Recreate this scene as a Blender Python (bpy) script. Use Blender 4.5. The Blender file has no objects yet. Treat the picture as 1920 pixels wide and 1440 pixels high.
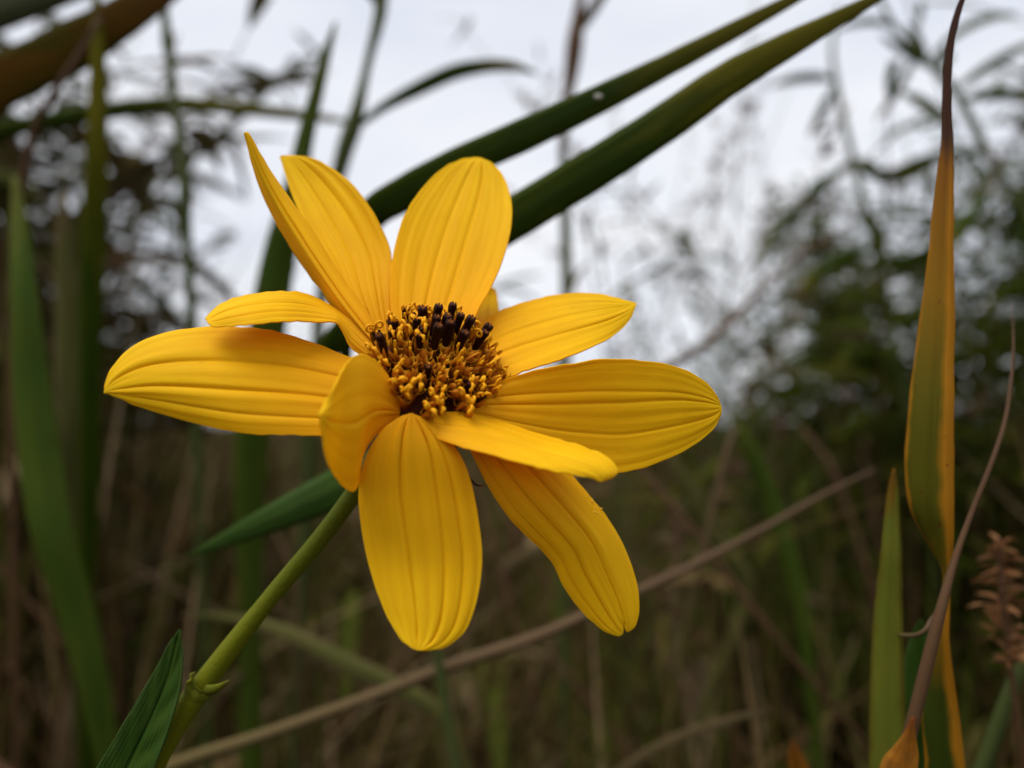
import bpy, math, random
import numpy as np
from mathutils import Vector, Matrix

random.seed(7)
rng = np.random.default_rng(7)
scene = bpy.context.scene
COL = scene.collection

# ------------------------------------------------------------------ camera
CAM_Z = 0.60
PITCH = math.radians(3.0)
FPX = 1450.0                      # focal length in pixels of the 1920 px frame
D0 = 0.106                        # distance of the flower's disc (m)
CAM = np.array([0.0, 0.0, CAM_Z])
RIGHT = np.array([1.0, 0.0, 0.0])
FWD = np.array([0.0, math.cos(PITCH), math.sin(PITCH)])
UP = np.array([0.0, -math.sin(PITCH), math.cos(PITCH)])

cam_data = bpy.data.cameras.new('camera')
cam = bpy.data.objects.new('camera', cam_data)
COL.objects.link(cam)
cam.location = CAM
cam.rotation_euler = (math.pi / 2 + PITCH, 0, 0)
cam_data.sensor_width = 36.0
cam_data.lens = 36.0 * FPX / 1920.0
cam_data.clip_start = 0.005
cam_data.clip_end = 2000.0
cam_data.dof.use_dof = True
cam_data.dof.focus_distance = 0.1065
cam_data.dof.aperture_fstop = cam_data.lens / 3.0      # a 3 mm wide phone lens opening
scene.camera = cam

# ------------------------------------------------------------------ world, sun, exposure
SUN_DIR = Vector((-0.32, -0.30, 0.90)).normalized()
world = bpy.data.worlds.new('World')
scene.world = world
world.use_nodes = True
wn, wl = world.node_tree.nodes, world.node_tree.links
wn.clear()
w_out = wn.new('ShaderNodeOutputWorld')
w_bg = wn.new('ShaderNodeBackground')
w_bg.inputs['Strength'].default_value = 0.10
w_sky = wn.new('ShaderNodeTexSky')
w_sky.sky_type = 'NISHITA'
w_sky.sun_disc = False
w_sky.sun_elevation = math.asin(SUN_DIR.z)
w_sky.sun_rotation = math.atan2(SUN_DIR.x, SUN_DIR.y)
w_co = wn.new('ShaderNodeTexCoord')
w_map = wn.new('ShaderNodeMapping')
w_map.inputs['Scale'].default_value = (1.0, 1.0, 3.2)
w_noise = wn.new('ShaderNodeTexNoise')
w_noise.inputs['Scale'].default_value = 2.3
w_noise.inputs['Detail'].default_value = 4.0
w_noise.inputs['Roughness'].default_value = 0.5
w_ramp = wn.new('ShaderNodeValToRGB')
w_ramp.color_ramp.elements[0].position = 0.32
w_ramp.color_ramp.elements[0].color = (0.76, 0.80, 0.88, 1)
w_ramp.color_ramp.elements[1].position = 0.68
w_ramp.color_ramp.elements[1].color = (1.0, 1.0, 1.0, 1)
w_mul = wn.new('ShaderNodeMix'); w_mul.data_type = 'RGBA'; w_mul.blend_type = 'MULTIPLY'
w_mul.inputs['Factor'].default_value = 1.0
w_mul.inputs[7].default_value = (5.0, 5.0, 5.1, 1)
w_mix = wn.new('ShaderNodeMix'); w_mix.data_type = 'RGBA'
w_mix.inputs['Factor'].default_value = 0.94
wl.new(w_co.outputs['Generated'], w_map.inputs['Vector'])
wl.new(w_map.outputs[0], w_noise.inputs['Vector'])
wl.new(w_noise.outputs['Fac'], w_ramp.inputs['Fac'])
wl.new(w_ramp.outputs['Color'], w_mul.inputs[6])
wl.new(w_sky.outputs['Color'], w_mix.inputs[6])
wl.new(w_mul.outputs[2], w_mix.inputs[7])
wl.new(w_mix.outputs[2], w_bg.inputs['Color'])
wl.new(w_bg.outputs[0], w_out.inputs['Surface'])

sun_data = bpy.data.lights.new('sun', 'SUN')
sun_data.energy = 1.5
sun_data.angle = math.radians(40)
sun_data.color = (1.0, 0.97, 0.92)
sun = bpy.data.objects.new('sun', sun_data)
COL.objects.link(sun)
sun.rotation_euler = SUN_DIR.to_track_quat('Z', 'Y').to_euler()
sun.location = (-1, -1, 3)

vs = scene.view_settings
vs.view_transform = 'Standard'
vs.look = 'None'
vs.gamma = 1.0
vs.exposure = 1.0
vs.use_curve_mapping = False
scene.render.engine = 'CYCLES'
scene.cycles.use_denoising = True
scene.cycles.max_bounces = 8
scene.cycles.diffuse_bounces = 5
scene.cycles.transmission_bounces = 6

# ------------------------------------------------------------------ helpers
def PX(px, py, d):
    """pixel of the photograph + distance in metres -> a point in the place"""
    return CAM + d * (FWD + (px - 960.0) / FPX * RIGHT - (py - 720.0) / FPX * UP)

def PXA(a):
    a = np.asarray(a, float)
    return CAM + a[..., 2:3] * (FWD + (a[..., 0:1] - 960.0) / FPX * RIGHT - (a[..., 1:2] - 720.0) / FPX * UP)

def catmull(P, n, arclen=True):
    P = np.asarray(P, float)
    if P.ndim == 1:
        P = P[:, None]
    m = len(P)
    if m == 2:
        t = np.linspace(0, 1, n)[:, None]
        return P[0] * (1 - t) + P[1] * t
    Q = np.vstack([2 * P[0] - P[1], P, 2 * P[-1] - P[-2]])
    out = []
    K = 24
    for i in range(m - 1):
        p0, p1, p2, p3 = Q[i], Q[i + 1], Q[i + 2], Q[i + 3]
        u = np.linspace(0, 1, K, endpoint=False)[:, None]
        out.append(0.5 * (2 * p1 + (p2 - p0) * u + (2 * p0 - 5 * p1 + 4 * p2 - p3) * u ** 2 + (3 * p1 - p0 - 3 * p2 + p3) * u ** 3))
    D = np.vstack(out + [P[-1:]])
    if arclen:
        s = np.concatenate([[0], np.cumsum(np.linalg.norm(np.diff(D[:, :3], axis=0), axis=1))])
    else:
        s = np.linspace(0, 1, len(D))
    x = np.linspace(0, s[-1], n)
    return np.stack([np.interp(x, s, D[:, k]) for k in range(D.shape[1])], 1)

def scal(vals, n):
    return catmull(np.asarray(vals, float), n, arclen=False)[:, 0]

def unit(a):
    a = np.asarray(a, float)
    return a / np.maximum(np.linalg.norm(a, axis=-1, keepdims=True), 1e-12)

class MB:
    """collects quads with the point attributes across / along / tint"""
    def __init__(self):
        self.v, self.f, self.u, self.w, self.t, self.n = [], [], [], [], [], 0
    def grid(self, G, tint=0.5, closed=False, across=None, along=None):
        G = np.asarray(G, float)
        a, b = G.shape[:2]
        self.v.append(G.reshape(-1, 3))
        U, W = np.meshgrid(np.linspace(0, 1, b) if across is None else across, np.linspace(0, 1, a) if along is None else along)
        self.u.append(U.ravel()); self.w.append(W.ravel())
        self.t.append(np.full(a * b, tint))
        i = np.arange(a - 1)[:, None]; j = np.arange(b if closed else b - 1)[None, :]
        j2 = (j + 1) % b
        F = np.stack([i * b + j, i * b + j2, (i + 1) * b + j2, (i + 1) * b + j], -1).reshape(-1, 4) + self.n
        self.f.append(F)
        self.n += a * b
    def ribbon(self, pts, width, side, fold=0.15, tint=0.5, cross=(-1, 0, 1), along=None):
        pts = np.asarray(pts, float)
        T = unit(np.gradient(pts, axis=0))
        S = np.asarray(side, float)
        if S.ndim == 1:
            S = np.repeat(S[None], len(pts), 0)
        S = unit(S - (S * T).sum(1, keepdims=True) * T)
        N = np.cross(S, T)
        W = np.asarray(width, float)[:, None, None]
        c = np.array(cross)[None, :, None]
        G = pts[:, None] + S[:, None] * c * W / 2 + N[:, None] * (np.abs(c) * fold) * W
        self.grid(G, tint, along=along)
    def tube(self, pts, rad, sides=6, tint=0.5, cap=True, along=None):
        pts = np.asarray(pts, float)
        rad = np.asarray(rad, float)
        if rad.ndim == 0:
            rad = np.full(len(pts), float(rad))
        T = unit(np.gradient(pts, axis=0))
        ref = np.array([0.31, 0.2, 0.93]) if abs(T[:, 2]).mean() < 0.8 else np.array([1.0, 0.1, 0.05])
        A = unit(np.cross(T, ref)); B = np.cross(T, A)
        if cap:
            pts = np.vstack([pts[:1], pts, pts[-1:]]); A = np.vstack([A[:1], A, A[-1:]]); B = np.vstack([B[:1], B, B[-1:]])
            rad = np.concatenate([[rad[0] * 0.02], rad, [rad[-1] * 0.02]])
            if along is not None: along = np.concatenate([along[:1], along, along[-1:]])
        th = np.linspace(0, 2 * math.pi, sides, endpoint=False)
        G = pts[:, None] + rad[:, None, None] * (np.cos(th)[None, :, None] * A[:, None] + np.sin(th)[None, :, None] * B[:, None])
        self.grid(G, tint, closed=True, along=along)
    def mesh(self, name):
        me = bpy.data.meshes.new(name)
        V = np.vstack(self.v); F = np.vstack(self.f)
        me.vertices.add(len(V)); me.vertices.foreach_set('co', V.astype(np.float32).ravel())
        me.loops.add(F.size); me.loops.foreach_set('vertex_index', F.astype(np.int32).ravel())
        me.polygons.add(len(F)); me.polygons.foreach_set('loop_start', (np.arange(len(F)) * 4).astype(np.int32))
        me.polygons.foreach_set('use_smooth', np.ones(len(F), bool))
        for nm, arr in (('across', self.u), ('along', self.w), ('tint', self.t)):
            at = me.attributes.new(nm, 'FLOAT', 'POINT')
            at.data.foreach_set('value', np.concatenate(arr).astype(np.float32))
        me.update(calc_edges=True)
        me.validate()
        return me

def link(name, me, mat=None, parent=None, thick=0.0):
    o = bpy.data.objects.new(name, me)
    COL.objects.link(o)
    if mat is not None and me is not None and not me.materials:
        me.materials.append(mat)
    if parent is not None:
        o.parent = parent
        o.matrix_parent_inverse = parent.matrix_world.inverted()
    if thick:
        m = o.modifiers.new('thickness', 'SOLIDIFY'); m.thickness = thick; m.offset = 0.0
    return o

def tag(o, label=None, cat=None, group=None, kind=None):
    if label: o['label'] = label
    if cat: o['category'] = cat
    if group: o['group'] = group
    if kind: o['kind'] = kind
    return o

def empty(name, loc):
    o = bpy.data.objects.new(name, None)
    o.empty_display_size = 0.02
    o.location = Vector(loc)
    COL.objects.link(o)
    bpy.context.view_layer.update()
    return o

def srgb(r, g, b):
    f = lambda c: (c / 255) / 12.92 if c / 255 <= 0.04045 else ((c / 255 + 0.055) / 1.055) ** 2.4
    return (f(r), f(g), f(b), 1.0)

# ------------------------------------------------------------------ materials
def new_mat(name):
    m = bpy.data.materials.new(name)
    m.use_nodes = True
    n, l = m.node_tree.nodes, m.node_tree.links
    n.clear()
    return m, n, l

def attr(n, nm):
    a = n.new('ShaderNodeAttribute'); a.attribute_name = nm
    return a.outputs['Fac']

def ramp(n, l, fac, stops, interp='LINEAR'):
    r = n.new('ShaderNodeValToRGB')
    r.color_ramp.interpolation = interp
    e = r.color_ramp.elements
    while len(e) < len(stops):
        e.new(0.5)
    for k, (p, c) in enumerate(stops):
        e[k].position = p
        e[k].color = c if len(c) == 4 else (*c, 1)
    l.new(fac, r.inputs['Fac'])
    return r.outputs['Color']

def mixc(n, l, fac, a, b, mode='MIX'):
    m = n.new('ShaderNodeMix'); m.data_type = 'RGBA'; m.blend_type = mode
    for sock, val in ((m.inputs['Factor'], fac), (m.inputs[6], a), (m.inputs[7], b)):
        if isinstance(val, (int, float)):
            sock.default_value = val
        elif isinstance(val, tuple):
            sock.default_value = val if len(val) == 4 else (*val, 1)
        else:
            l.new(val, sock)
    return m.outputs[2]

def math_(n, l, op, a, b=None, c=None):
    m = n.new('ShaderNodeMath'); m.operation = op
    for k, val in enumerate((a, b, c)):
        if val is None: continue
        if isinstance(val, (int, float)):
            m.inputs[k].default_value = val
        else:
            l.new(val, m.inputs[k])
    return m.outputs[0]

def vec(n, l, x, y, z=0.0):
    c = n.new('ShaderNodeCombineXYZ')
    for k, val in enumerate((x, y, z)):
        if isinstance(val, (int, float)): c.inputs[k].default_value = val
        else: l.new(val, c.inputs[k])
    return c.outputs[0]

def noise(n, l, v, scale=1.0, detail=3.0, rough=0.5):
    t = n.new('ShaderNodeTexNoise')
    t.inputs['Scale'].default_value = scale; t.inputs['Detail'].default_value = detail; t.inputs['Roughness'].default_value = rough
    if v is not None: l.new(v, t.inputs['Vector'])
    return t.outputs['Fac']

def leafy(n, l, color, bump=None, rough=0.5, spec=0.3, trans=0.35, tcol=None, bump_d=0.0002):
    """a thin leaf: principled front plus light through the tissue"""
    p = n.new('ShaderNodeBsdfPrincipled')
    p.inputs['Roughness'].default_value = rough
    p.inputs['Specular IOR Level'].default_value = spec
    tr = n.new('ShaderNodeBsdfTranslucent')
    mx = n.new('ShaderNodeMixShader'); mx.inputs[0].default_value = trans
    out = n.new('ShaderNodeOutputMaterial')
    if isinstance(color, tuple): p.inputs['Base Color'].default_value = color
    else: l.new(color, p.inputs['Base Color'])
    tc = color if tcol is None else tcol
    if isinstance(tc, tuple): tr.inputs['Color'].default_value = tc
    else: l.new(tc, tr.inputs['Color'])
    if bump is not None:
        b = n.new('ShaderNodeBump'); b.inputs['Strength'].default_value = 1.0; b.inputs['Distance'].default_value = bump_d
        l.new(bump, b.inputs['Height'])
        l.new(b.outputs[0], p.inputs['Normal']); l.new(b.outputs[0], tr.inputs['Normal'])
    l.new(p.outputs[0], mx.inputs[1]); l.new(tr.outputs[0], mx.inputs[2]); l.new(mx.outputs[0], out.inputs['Surface'])

def petal_material():
    m, n, l = new_mat('petal_yellow')
    u, v = attr(n, 'across'), attr(n, 'along')
    oi = n.new('ShaderNodeObjectInfo')
    rnd = math_(n, l, 'MULTIPLY', oi.outputs['Random'], 37.0)
    base = ramp(n, l, v, [(0.0, (0.84, 0.37, 0.006)), (0.25, (0.92, 0.51, 0.007)), (0.65, (0.94, 0.61, 0.008)), (1.0, (0.94, 0.66, 0.010))])
    streak = noise(n, l, vec(n, l, math_(n, l, 'MULTIPLY', u, 16.0), math_(n, l, 'MULTIPLY', v, 1.6), rnd), 1.0, 4.0, 0.6)
    col = mixc(n, l, ramp(n, l, streak, [(0.34, (0.42, 0.42, 0.42)), (0.60, (0, 0, 0))]), base, (0.78, 0.40, 0.002))
    # thin brown veins scratched along the petal and a few bruises
    vein = noise(n, l, vec(n, l, math_(n, l, 'MULTIPLY', u, 46.0), math_(n, l, 'MULTIPLY', v, 4.0), rnd), 1.0, 2.0)
    vm = ramp(n, l, vein, [(0.70, (0, 0, 0)), (0.80, (1, 1, 1))])
    col = mixc(n, l, math_(n, l, 'MULTIPLY', vm, 0.35), col, (0.40, 0.18, 0.003))
    scr = noise(n, l, vec(n, l, math_(n, l, 'MULTIPLY', u, 38.0), math_(n, l, 'MULTIPLY', v, 9.0), math_(n, l, 'ADD', rnd, 9.0)), 1.0, 2.0)
    col = mixc(n, l, math_(n, l, 'MULTIPLY', ramp(n, l, scr, [(0.765, (0, 0, 0)), (0.80, (1, 1, 1))]), 0.55), col, (0.22, 0.09, 0.006))
    blot = noise(n, l, vec(n, l, math_(n, l, 'MULTIPLY', u, 3.0), math_(n, l, 'MULTIPLY', v, 4.0), rnd), 1.0, 4.0)
    col = mixc(n, l, math_(n, l, 'MULTIPLY', ramp(n, l, blot, [(0.40, (1, 1, 1)), (0.60, (0, 0, 0))]), 0.22), col, (0.74, 0.40, 0.003))
    h1 = noise(n, l, vec(n, l, math_(n, l, 'MULTIPLY', u, 13.0), math_(n, l, 'MULTIPLY', v, 1.2), rnd), 1.0, 3.0, 0.55)
    h2 = noise(n, l, vec(n, l, math_(n, l, 'MULTIPLY', u, 90.0), math_(n, l, 'MULTIPLY', v, 30.0), rnd), 1.0, 2.0)
    h1 = math_(n, l, 'MULTIPLY', h1, ramp(n, l, v, [(0.70, (1, 1, 1)), (0.98, (0.1, 0.1, 0.1))]))
    h = math_(n, l, 'ADD', h1, math_(n, l, 'MULTIPLY', h2, 0.10))
    tc = mixc(n, l, 1.0, col, (1.0, 0.92, 0.6), 'MULTIPLY')
    leafy(n, l, col, h, rough=0.60, spec=0.10, trans=0.42, tcol=tc, bump_d=0.00009)
    return m

def blade_material(name, face, face2, margin, tip, spots=0.2, trans=0.3, rough=0.45, tip_from=0.75, base=None):
    m, n, l = new_mat(name)
    u, v = attr(n, 'across'), attr(n, 'along')
    oi = n.new('ShaderNodeObjectInfo')
    rnd = math_(n, l, 'MULTIPLY', oi.outputs['Random'], 53.0)
    big = noise(n, l, vec(n, l, math_(n, l, 'MULTIPLY', u, 2.0), math_(n, l, 'MULTIPLY', v, 9.0), rnd), 1.0, 4.0)
    col = mixc(n, l, ramp(n, l, big, [(0.36, (0, 0, 0)), (0.64, (1, 1, 1))]), face, face2)
    if base is not None:
        col = mixc(n, l, ramp(n, l, v, [(0.05, (1, 1, 1)), (0.55, (0, 0, 0))]), col, base)
    fine = noise(n, l, vec(n, l, math_(n, l, 'MULTIPLY', u, 30.0), math_(n, l, 'MULTIPLY', v, 1.5), rnd), 1.0, 2.0)
    col = mixc(n, l, math_(n, l, 'MULTIPLY', fine, 0.35), col, tuple(c * 0.45 for c in face[:3]))
    edge = math_(n, l, 'ABSOLUTE', math_(n, l, 'SUBTRACT', u, 0.5))
    wob = noise(n, l, vec(n, l, u, math_(n, l, 'MULTIPLY', v, 14.0), rnd), 1.0, 2.0)
    edge = math_(n, l, 'ADD', edge, math_(n, l, 'MULTIPLY', math_(n, l, 'SUBTRACT', wob, 0.5), 0.25))
    col = mixc(n, l, ramp(n, l, edge, [(0.34, (0, 0, 0)), (0.47, (1, 1, 1))]), col, margin)
    tw = math_(n, l, 'ADD', v, math_(n, l, 'MULTIPLY', math_(n, l, 'SUBTRACT', big, 0.5), 0.35))
    col = mixc(n, l, ramp(n, l, tw, [(tip_from, (0, 0, 0)), (min(1.0, tip_from + 0.22), (1, 1, 1))]), col, tip)
    sp = noise(n, l, vec(n, l, math_(n, l, 'MULTIPLY', u, 5.0), math_(n, l, 'MULTIPLY', v, 60.0), rnd), 1.0, 2.0)
    col = mixc(n, l, math_(n, l, 'MULTIPLY', ramp(n, l, sp, [(0.66, (0, 0, 0)), (0.74, (1, 1, 1))]), spots), col, (0.10, 0.03, 0.008))
    leafy(n, l, col, fine, rough=rough, spec=0.07, trans=trans, bump_d=0.0003)
    return m

def tint_material(name, stops, trans=0.25, rough=0.6, scale=60.0):
    """foliage whose colour runs over a palette from leaf to leaf (tint) with mottling"""
    m, n, l = new_mat(name)
    t = attr(n, 'tint')
    col = ramp(n, l, t, stops)
    g = n.new('ShaderNodeNewGeometry')
    mo = noise(n, l, g.outputs['Position'], scale, 3.0)
    col = mixc(n, l, math_(n, l, 'MULTIPLY', mo, 0.5), col, mixc(n, l, 1.0, col, (0.45, 0.40, 0.35), 'MULTIPLY'))
    leafy(n, l, col, None, rough=rough, spec=0.02, trans=trans)
    return m

def plain_material(name, c1, c2, scale=900.0, rough=0.5, spec=0.3, sss=0.0, stretch=None, bump=0.0):
    m, n, l = new_mat(name)
    tc = n.new('ShaderNodeTexCoord')
    vsock = tc.outputs['Object']
    if stretch:
        mp = n.new('ShaderNodeMapping'); mp.inputs['Scale'].default_value = stretch
        l.new(vsock, mp.inputs['Vector']); vsock = mp.outputs[0]
    f = noise(n, l, vsock, scale, 3.0)
    col = mixc(n, l, ramp(n, l, f, [(0.35, (0, 0, 0)), (0.65, (1, 1, 1))]), c1, c2)
    p = n.new('ShaderNodeBsdfPrincipled'); out = n.new('ShaderNodeOutputMaterial')
    l.new(col, p.inputs['Base Color'])
    p.inputs['Roughness'].default_value = rough
    p.inputs['Specular IOR Level'].default_value = spec
    if sss:
        p.inputs['Subsurface Weight'].default_value = sss
        p.inputs['Subsurface Radius'].default_value = (0.0006, 0.0003, 0.0001)
        p.inputs['Subsurface Scale'].default_value = 1.0
    if bump:
        b = n.new('ShaderNodeBump'); b.inputs['Distance'].default_value = bump
        l.new(f, b.inputs['Height']); l.new(b.outputs[0], p.inputs['Normal'])
    l.new(p.outputs[0], out.inputs['Surface'])
    return m

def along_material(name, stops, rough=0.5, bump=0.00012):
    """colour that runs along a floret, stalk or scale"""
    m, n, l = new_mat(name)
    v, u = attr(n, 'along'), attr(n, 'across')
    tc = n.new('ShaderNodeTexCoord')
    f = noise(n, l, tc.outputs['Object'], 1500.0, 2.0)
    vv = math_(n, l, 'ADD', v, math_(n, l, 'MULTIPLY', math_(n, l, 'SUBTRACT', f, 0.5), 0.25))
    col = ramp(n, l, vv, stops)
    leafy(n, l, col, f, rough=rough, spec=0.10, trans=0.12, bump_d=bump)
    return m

M = {}
M['petal'] = petal_material()
M['reed'] = blade_material('reed_leaf_green', (0.030, 0.058, 0.003), (0.048, 0.074, 0.003), (0.058, 0.080, 0.004), (0.15, 0.13, 0.006), 0.15, 0.34, 0.45, 0.62)
M['green'] = blade_material('grass_blade_green', (0.066, 0.115, 0.014), (0.095, 0.130, 0.016), (0.08, 0.11, 0.014), (0.12, 0.13, 0.02), 0.2, 0.35, 0.5, 0.85)
M['lime'] = blade_material('grass_blade_lime', (0.18, 0.21, 0.025), (0.21, 0.21, 0.025), (0.15, 0.13, 0.016), (0.24, 0.09, 0.01), 0.2, 0.3, 0.5, 0.86)
def ochre_material():
    m, n, l = new_mat('withering_blade')
    u, v = attr(n, 'across'), attr(n, 'along')
    big = noise(n, l, vec(n, l, math_(n, l, 'MULTIPLY', u, 2.5), math_(n, l, 'MULTIPLY', v, 11.0), 3.0), 1.0, 4.0)
    vv = math_(n, l, 'ADD', v, math_(n, l, 'MULTIPLY', math_(n, l, 'SUBTRACT', big, 0.5), 0.06))
    col = ramp(n, l, vv, [(0.0, (0.045, 0.075, 0.008)), (0.20, (0.060, 0.080, 0.008)), (0.29, (0.42, 0.19, 0.012)), (0.345, (0.20, 0.14, 0.010)), (0.40, (0.115, 0.110, 0.008)), (0.54, (0.145, 0.120, 0.008)),
                          (0.66, (0.34, 0.17, 0.012)), (0.78, (0.34, 0.135, 0.016)), (0.815, (0.11, 0.050, 0.030)), (1.0, (0.075, 0.028, 0.022))])
    fine = noise(n, l, vec(n, l, math_(n, l, 'MULTIPLY', u, 26.0), math_(n, l, 'MULTIPLY', v, 3.0), 1.0), 1.0, 2.0)
    col = mixc(n, l, math_(n, l, 'MULTIPLY', fine, 0.4), col, mixc(n, l, 1.0, col, (0.55, 0.6, 0.5), 'MULTIPLY'))
    wob = noise(n, l, vec(n, l, u, math_(n, l, 'MULTIPLY', v, 22.0), 5.0), 1.0, 2.0)
    e = math_(n, l, 'ADD', math_(n, l, 'SUBTRACT', 1.0, u), math_(n, l, 'MULTIPLY', math_(n, l, 'SUBTRACT', wob, 0.5), 0.22))
    band = ramp(n, l, e, [(0.02, (0.9, 0.9, 0.9)), (0.07, (0, 0, 0)), (0.70, (0, 0, 0)), (0.84, (1, 1, 1))])
    below = ramp(n, l, v, [(0.76, (1, 1, 1)), (0.80, (0, 0, 0))])
    col = mixc(n, l, math_(n, l, 'MULTIPLY', band, below), col, (0.46, 0.20, 0.012))
    sp = noise(n, l, vec(n, l, math_(n, l, 'MULTIPLY', u, 5.0), math_(n, l, 'MULTIPLY', v, 70.0), 7.0), 1.0, 2.0)
    col = mixc(n, l, math_(n, l, 'MULTIPLY', ramp(n, l, sp, [(0.68, (0, 0, 0)), (0.74, (1, 1, 1))]), 0.7), col, (0.14, 0.035, 0.008))
    leafy(n, l, col, fine, rough=0.55, spec=0.12, trans=0.35, bump_d=0.0002)
    return m
M['ochre'] = ochre_material()
M['rust'] = blade_material('rusty_blade', (0.24, 0.12, 0.022), (0.13, 0.115, 0.018), (0.09, 0.085, 0.016), (0.20, 0.09, 0.03), 0.3, 0.40, 0.55, 0.8)
M['straw'] = blade_material('straw', (0.115, 0.080, 0.036), (0.095, 0.072, 0.026), (0.13, 0.09, 0.045), (0.11, 0.07, 0.04), 0.25, 0.2, 0.6, 0.9)
M['olive'] = blade_material('olive_blade', (0.10, 0.105, 0.026), (0.12, 0.105, 0.030), (0.12, 0.10, 0.04), (0.16, 0.11, 0.05), 0.2, 0.25, 0.55, 0.9)
M['greygreen'] = blade_material('grey_green_blade', (0.12, 0.14, 0.07), (0.14, 0.15, 0.08), (0.13, 0.14, 0.08), (0.16, 0.15, 0.09), 0.2, 0.3, 0.55, 0.9)
M['orange'] = blade_material('orange_dry_tip', (0.36, 0.13, 0.012), (0.25, 0.10, 0.015), (0.40, 0.17, 0.02), (0.30, 0.09, 0.02), 0.7, 0.3, 0.55, 0.8)
M['browntip'] = blade_material('brown_curled_tip', (0.11, 0.045, 0.03), (0.085, 0.04, 0.028), (0.12, 0.05, 0.03), (0.07, 0.025, 0.022), 0.5, 0.2, 0.55, 0.5)
M['stem_green'] = along_material('flower_stem_green', [(0.0, (0.12, 0.12, 0.005)), (0.55, (0.135, 0.145, 0.006)), (0.85, (0.09, 0.12, 0.008)), (1.0, (0.055, 0.095, 0.010))], 0.5)
M['node'] = along_material('stem_node_green', [(0.0, (0.115, 0.13, 0.008)), (0.8, (0.13, 0.135, 0.010)), (1.0, (0.17, 0.15, 0.03))], 0.55)
M['leaf'] = blade_material('dark_leaf_green', (0.030, 0.070, 0.008), (0.042, 0.084, 0.010), (0.045, 0.085, 0.016), (0.035, 0.068, 0.008), 0.15, 0.25, 0.5, 0.9)
M['twig'] = along_material('brown_stalk', [(0.0, (0.085, 0.045, 0.020)), (0.5, (0.105, 0.055, 0.026)), (1.0, (0.085, 0.045, 0.026))], 0.65, 0.00006)
M['twig_pale'] = along_material('pale_stalk', [(0.0, (0.11, 0.090, 0.026)), (0.3, (0.115, 0.080, 0.034)), (0.6, (0.115, 0.070, 0.036)), (1.0, (0.09, 0.055, 0.03))], 0.65, 0.00006)
M['stalk_green'] = along_material('green_stalk', [(0.0, (0.06, 0.075, 0.02)), (0.5, (0.065, 0.085, 0.022)), (1.0, (0.08, 0.09, 0.03))], 0.55, 0.0003)
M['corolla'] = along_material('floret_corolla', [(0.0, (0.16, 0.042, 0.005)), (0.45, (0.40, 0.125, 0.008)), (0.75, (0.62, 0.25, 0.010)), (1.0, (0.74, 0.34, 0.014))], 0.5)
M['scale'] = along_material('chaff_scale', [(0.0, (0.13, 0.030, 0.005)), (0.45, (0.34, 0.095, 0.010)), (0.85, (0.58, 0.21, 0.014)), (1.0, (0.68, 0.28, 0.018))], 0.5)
M['anther'] = along_material('anther_dark', [(0.0, (0.030, 0.008, 0.003)), (0.66, (0.016, 0.005, 0.003)), (0.80, (0.085, 0.020, 0.008)), (0.93, (0.42, 0.15, 0.014)), (1.0, (0.16, 0.04, 0.01))], 0.42)
M['style'] = along_material('style_yellow', [(0.0, (0.78, 0.33, 0.006)), (1.0, (0.90, 0.44, 0.010))], 0.5)
M['disc'] = along_material('disc_brown', [(0.0, (0.12, 0.03, 0.005)), (1.0, (0.06, 0.015, 0.004))], 0.6)
M['bract'] = along_material('bract_green', [(0.0, (0.05, 0.09, 0.015)), (0.7, (0.045, 0.075, 0.014)), (1.0, (0.03, 0.02, 0.012))], 0.5)
M['pollen'] = plain_material('pollen_yellow', (0.75, 0.42, 0.03, 1), (0.85, 0.55, 0.06, 1))
M['weed'] = tint_material('weed_foliage', [(0.0, (0.026, 0.036, 0.004)), (0.35, (0.044, 0.060, 0.006)), (0.65, (0.066, 0.080, 0.009)), (0.85, (0.10, 0.092, 0.016)), (1.0, (0.15, 0.085, 0.025))], 0.42)
M['thicket'] = tint_material('thicket_foliage', [(0.0, (0.030, 0.024, 0.010)), (0.30, (0.055, 0.038, 0.016)), (0.55, (0.046, 0.052, 0.010)), (0.80, (0.062, 0.064, 0.013)), (1.0, (0.13, 0.085, 0.035))], 0.35)
M['weed_brown'] = tint_material('weed_seedheads', [(0.0, (0.06, 0.036, 0.020)), (0.5, (0.12, 0.072, 0.042)), (1.0, (0.19, 0.125, 0.08))], 0.2)
M['tangle'] = tint_material('dry_grass_tangle', [(0.0, (0.030, 0.018, 0.007)), (0.28, (0.058, 0.035, 0.014)), (0.50, (0.10, 0.060, 0.024)), (0.64, (0.080, 0.070, 0.012)), (0.80, (0.066, 0.088, 0.012)), (0.93, (0.19, 0.125, 0.055)), (1.0, (0.32, 0.23, 0.13))], 0.25)
M['rustseed'] = tint_material('rusty_seedhead', [(0.0, (0.13, 0.055, 0.022)), (0.6, (0.24, 0.11, 0.045)), (1.0, (0.36, 0.19, 0.09))], 0.25)

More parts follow.
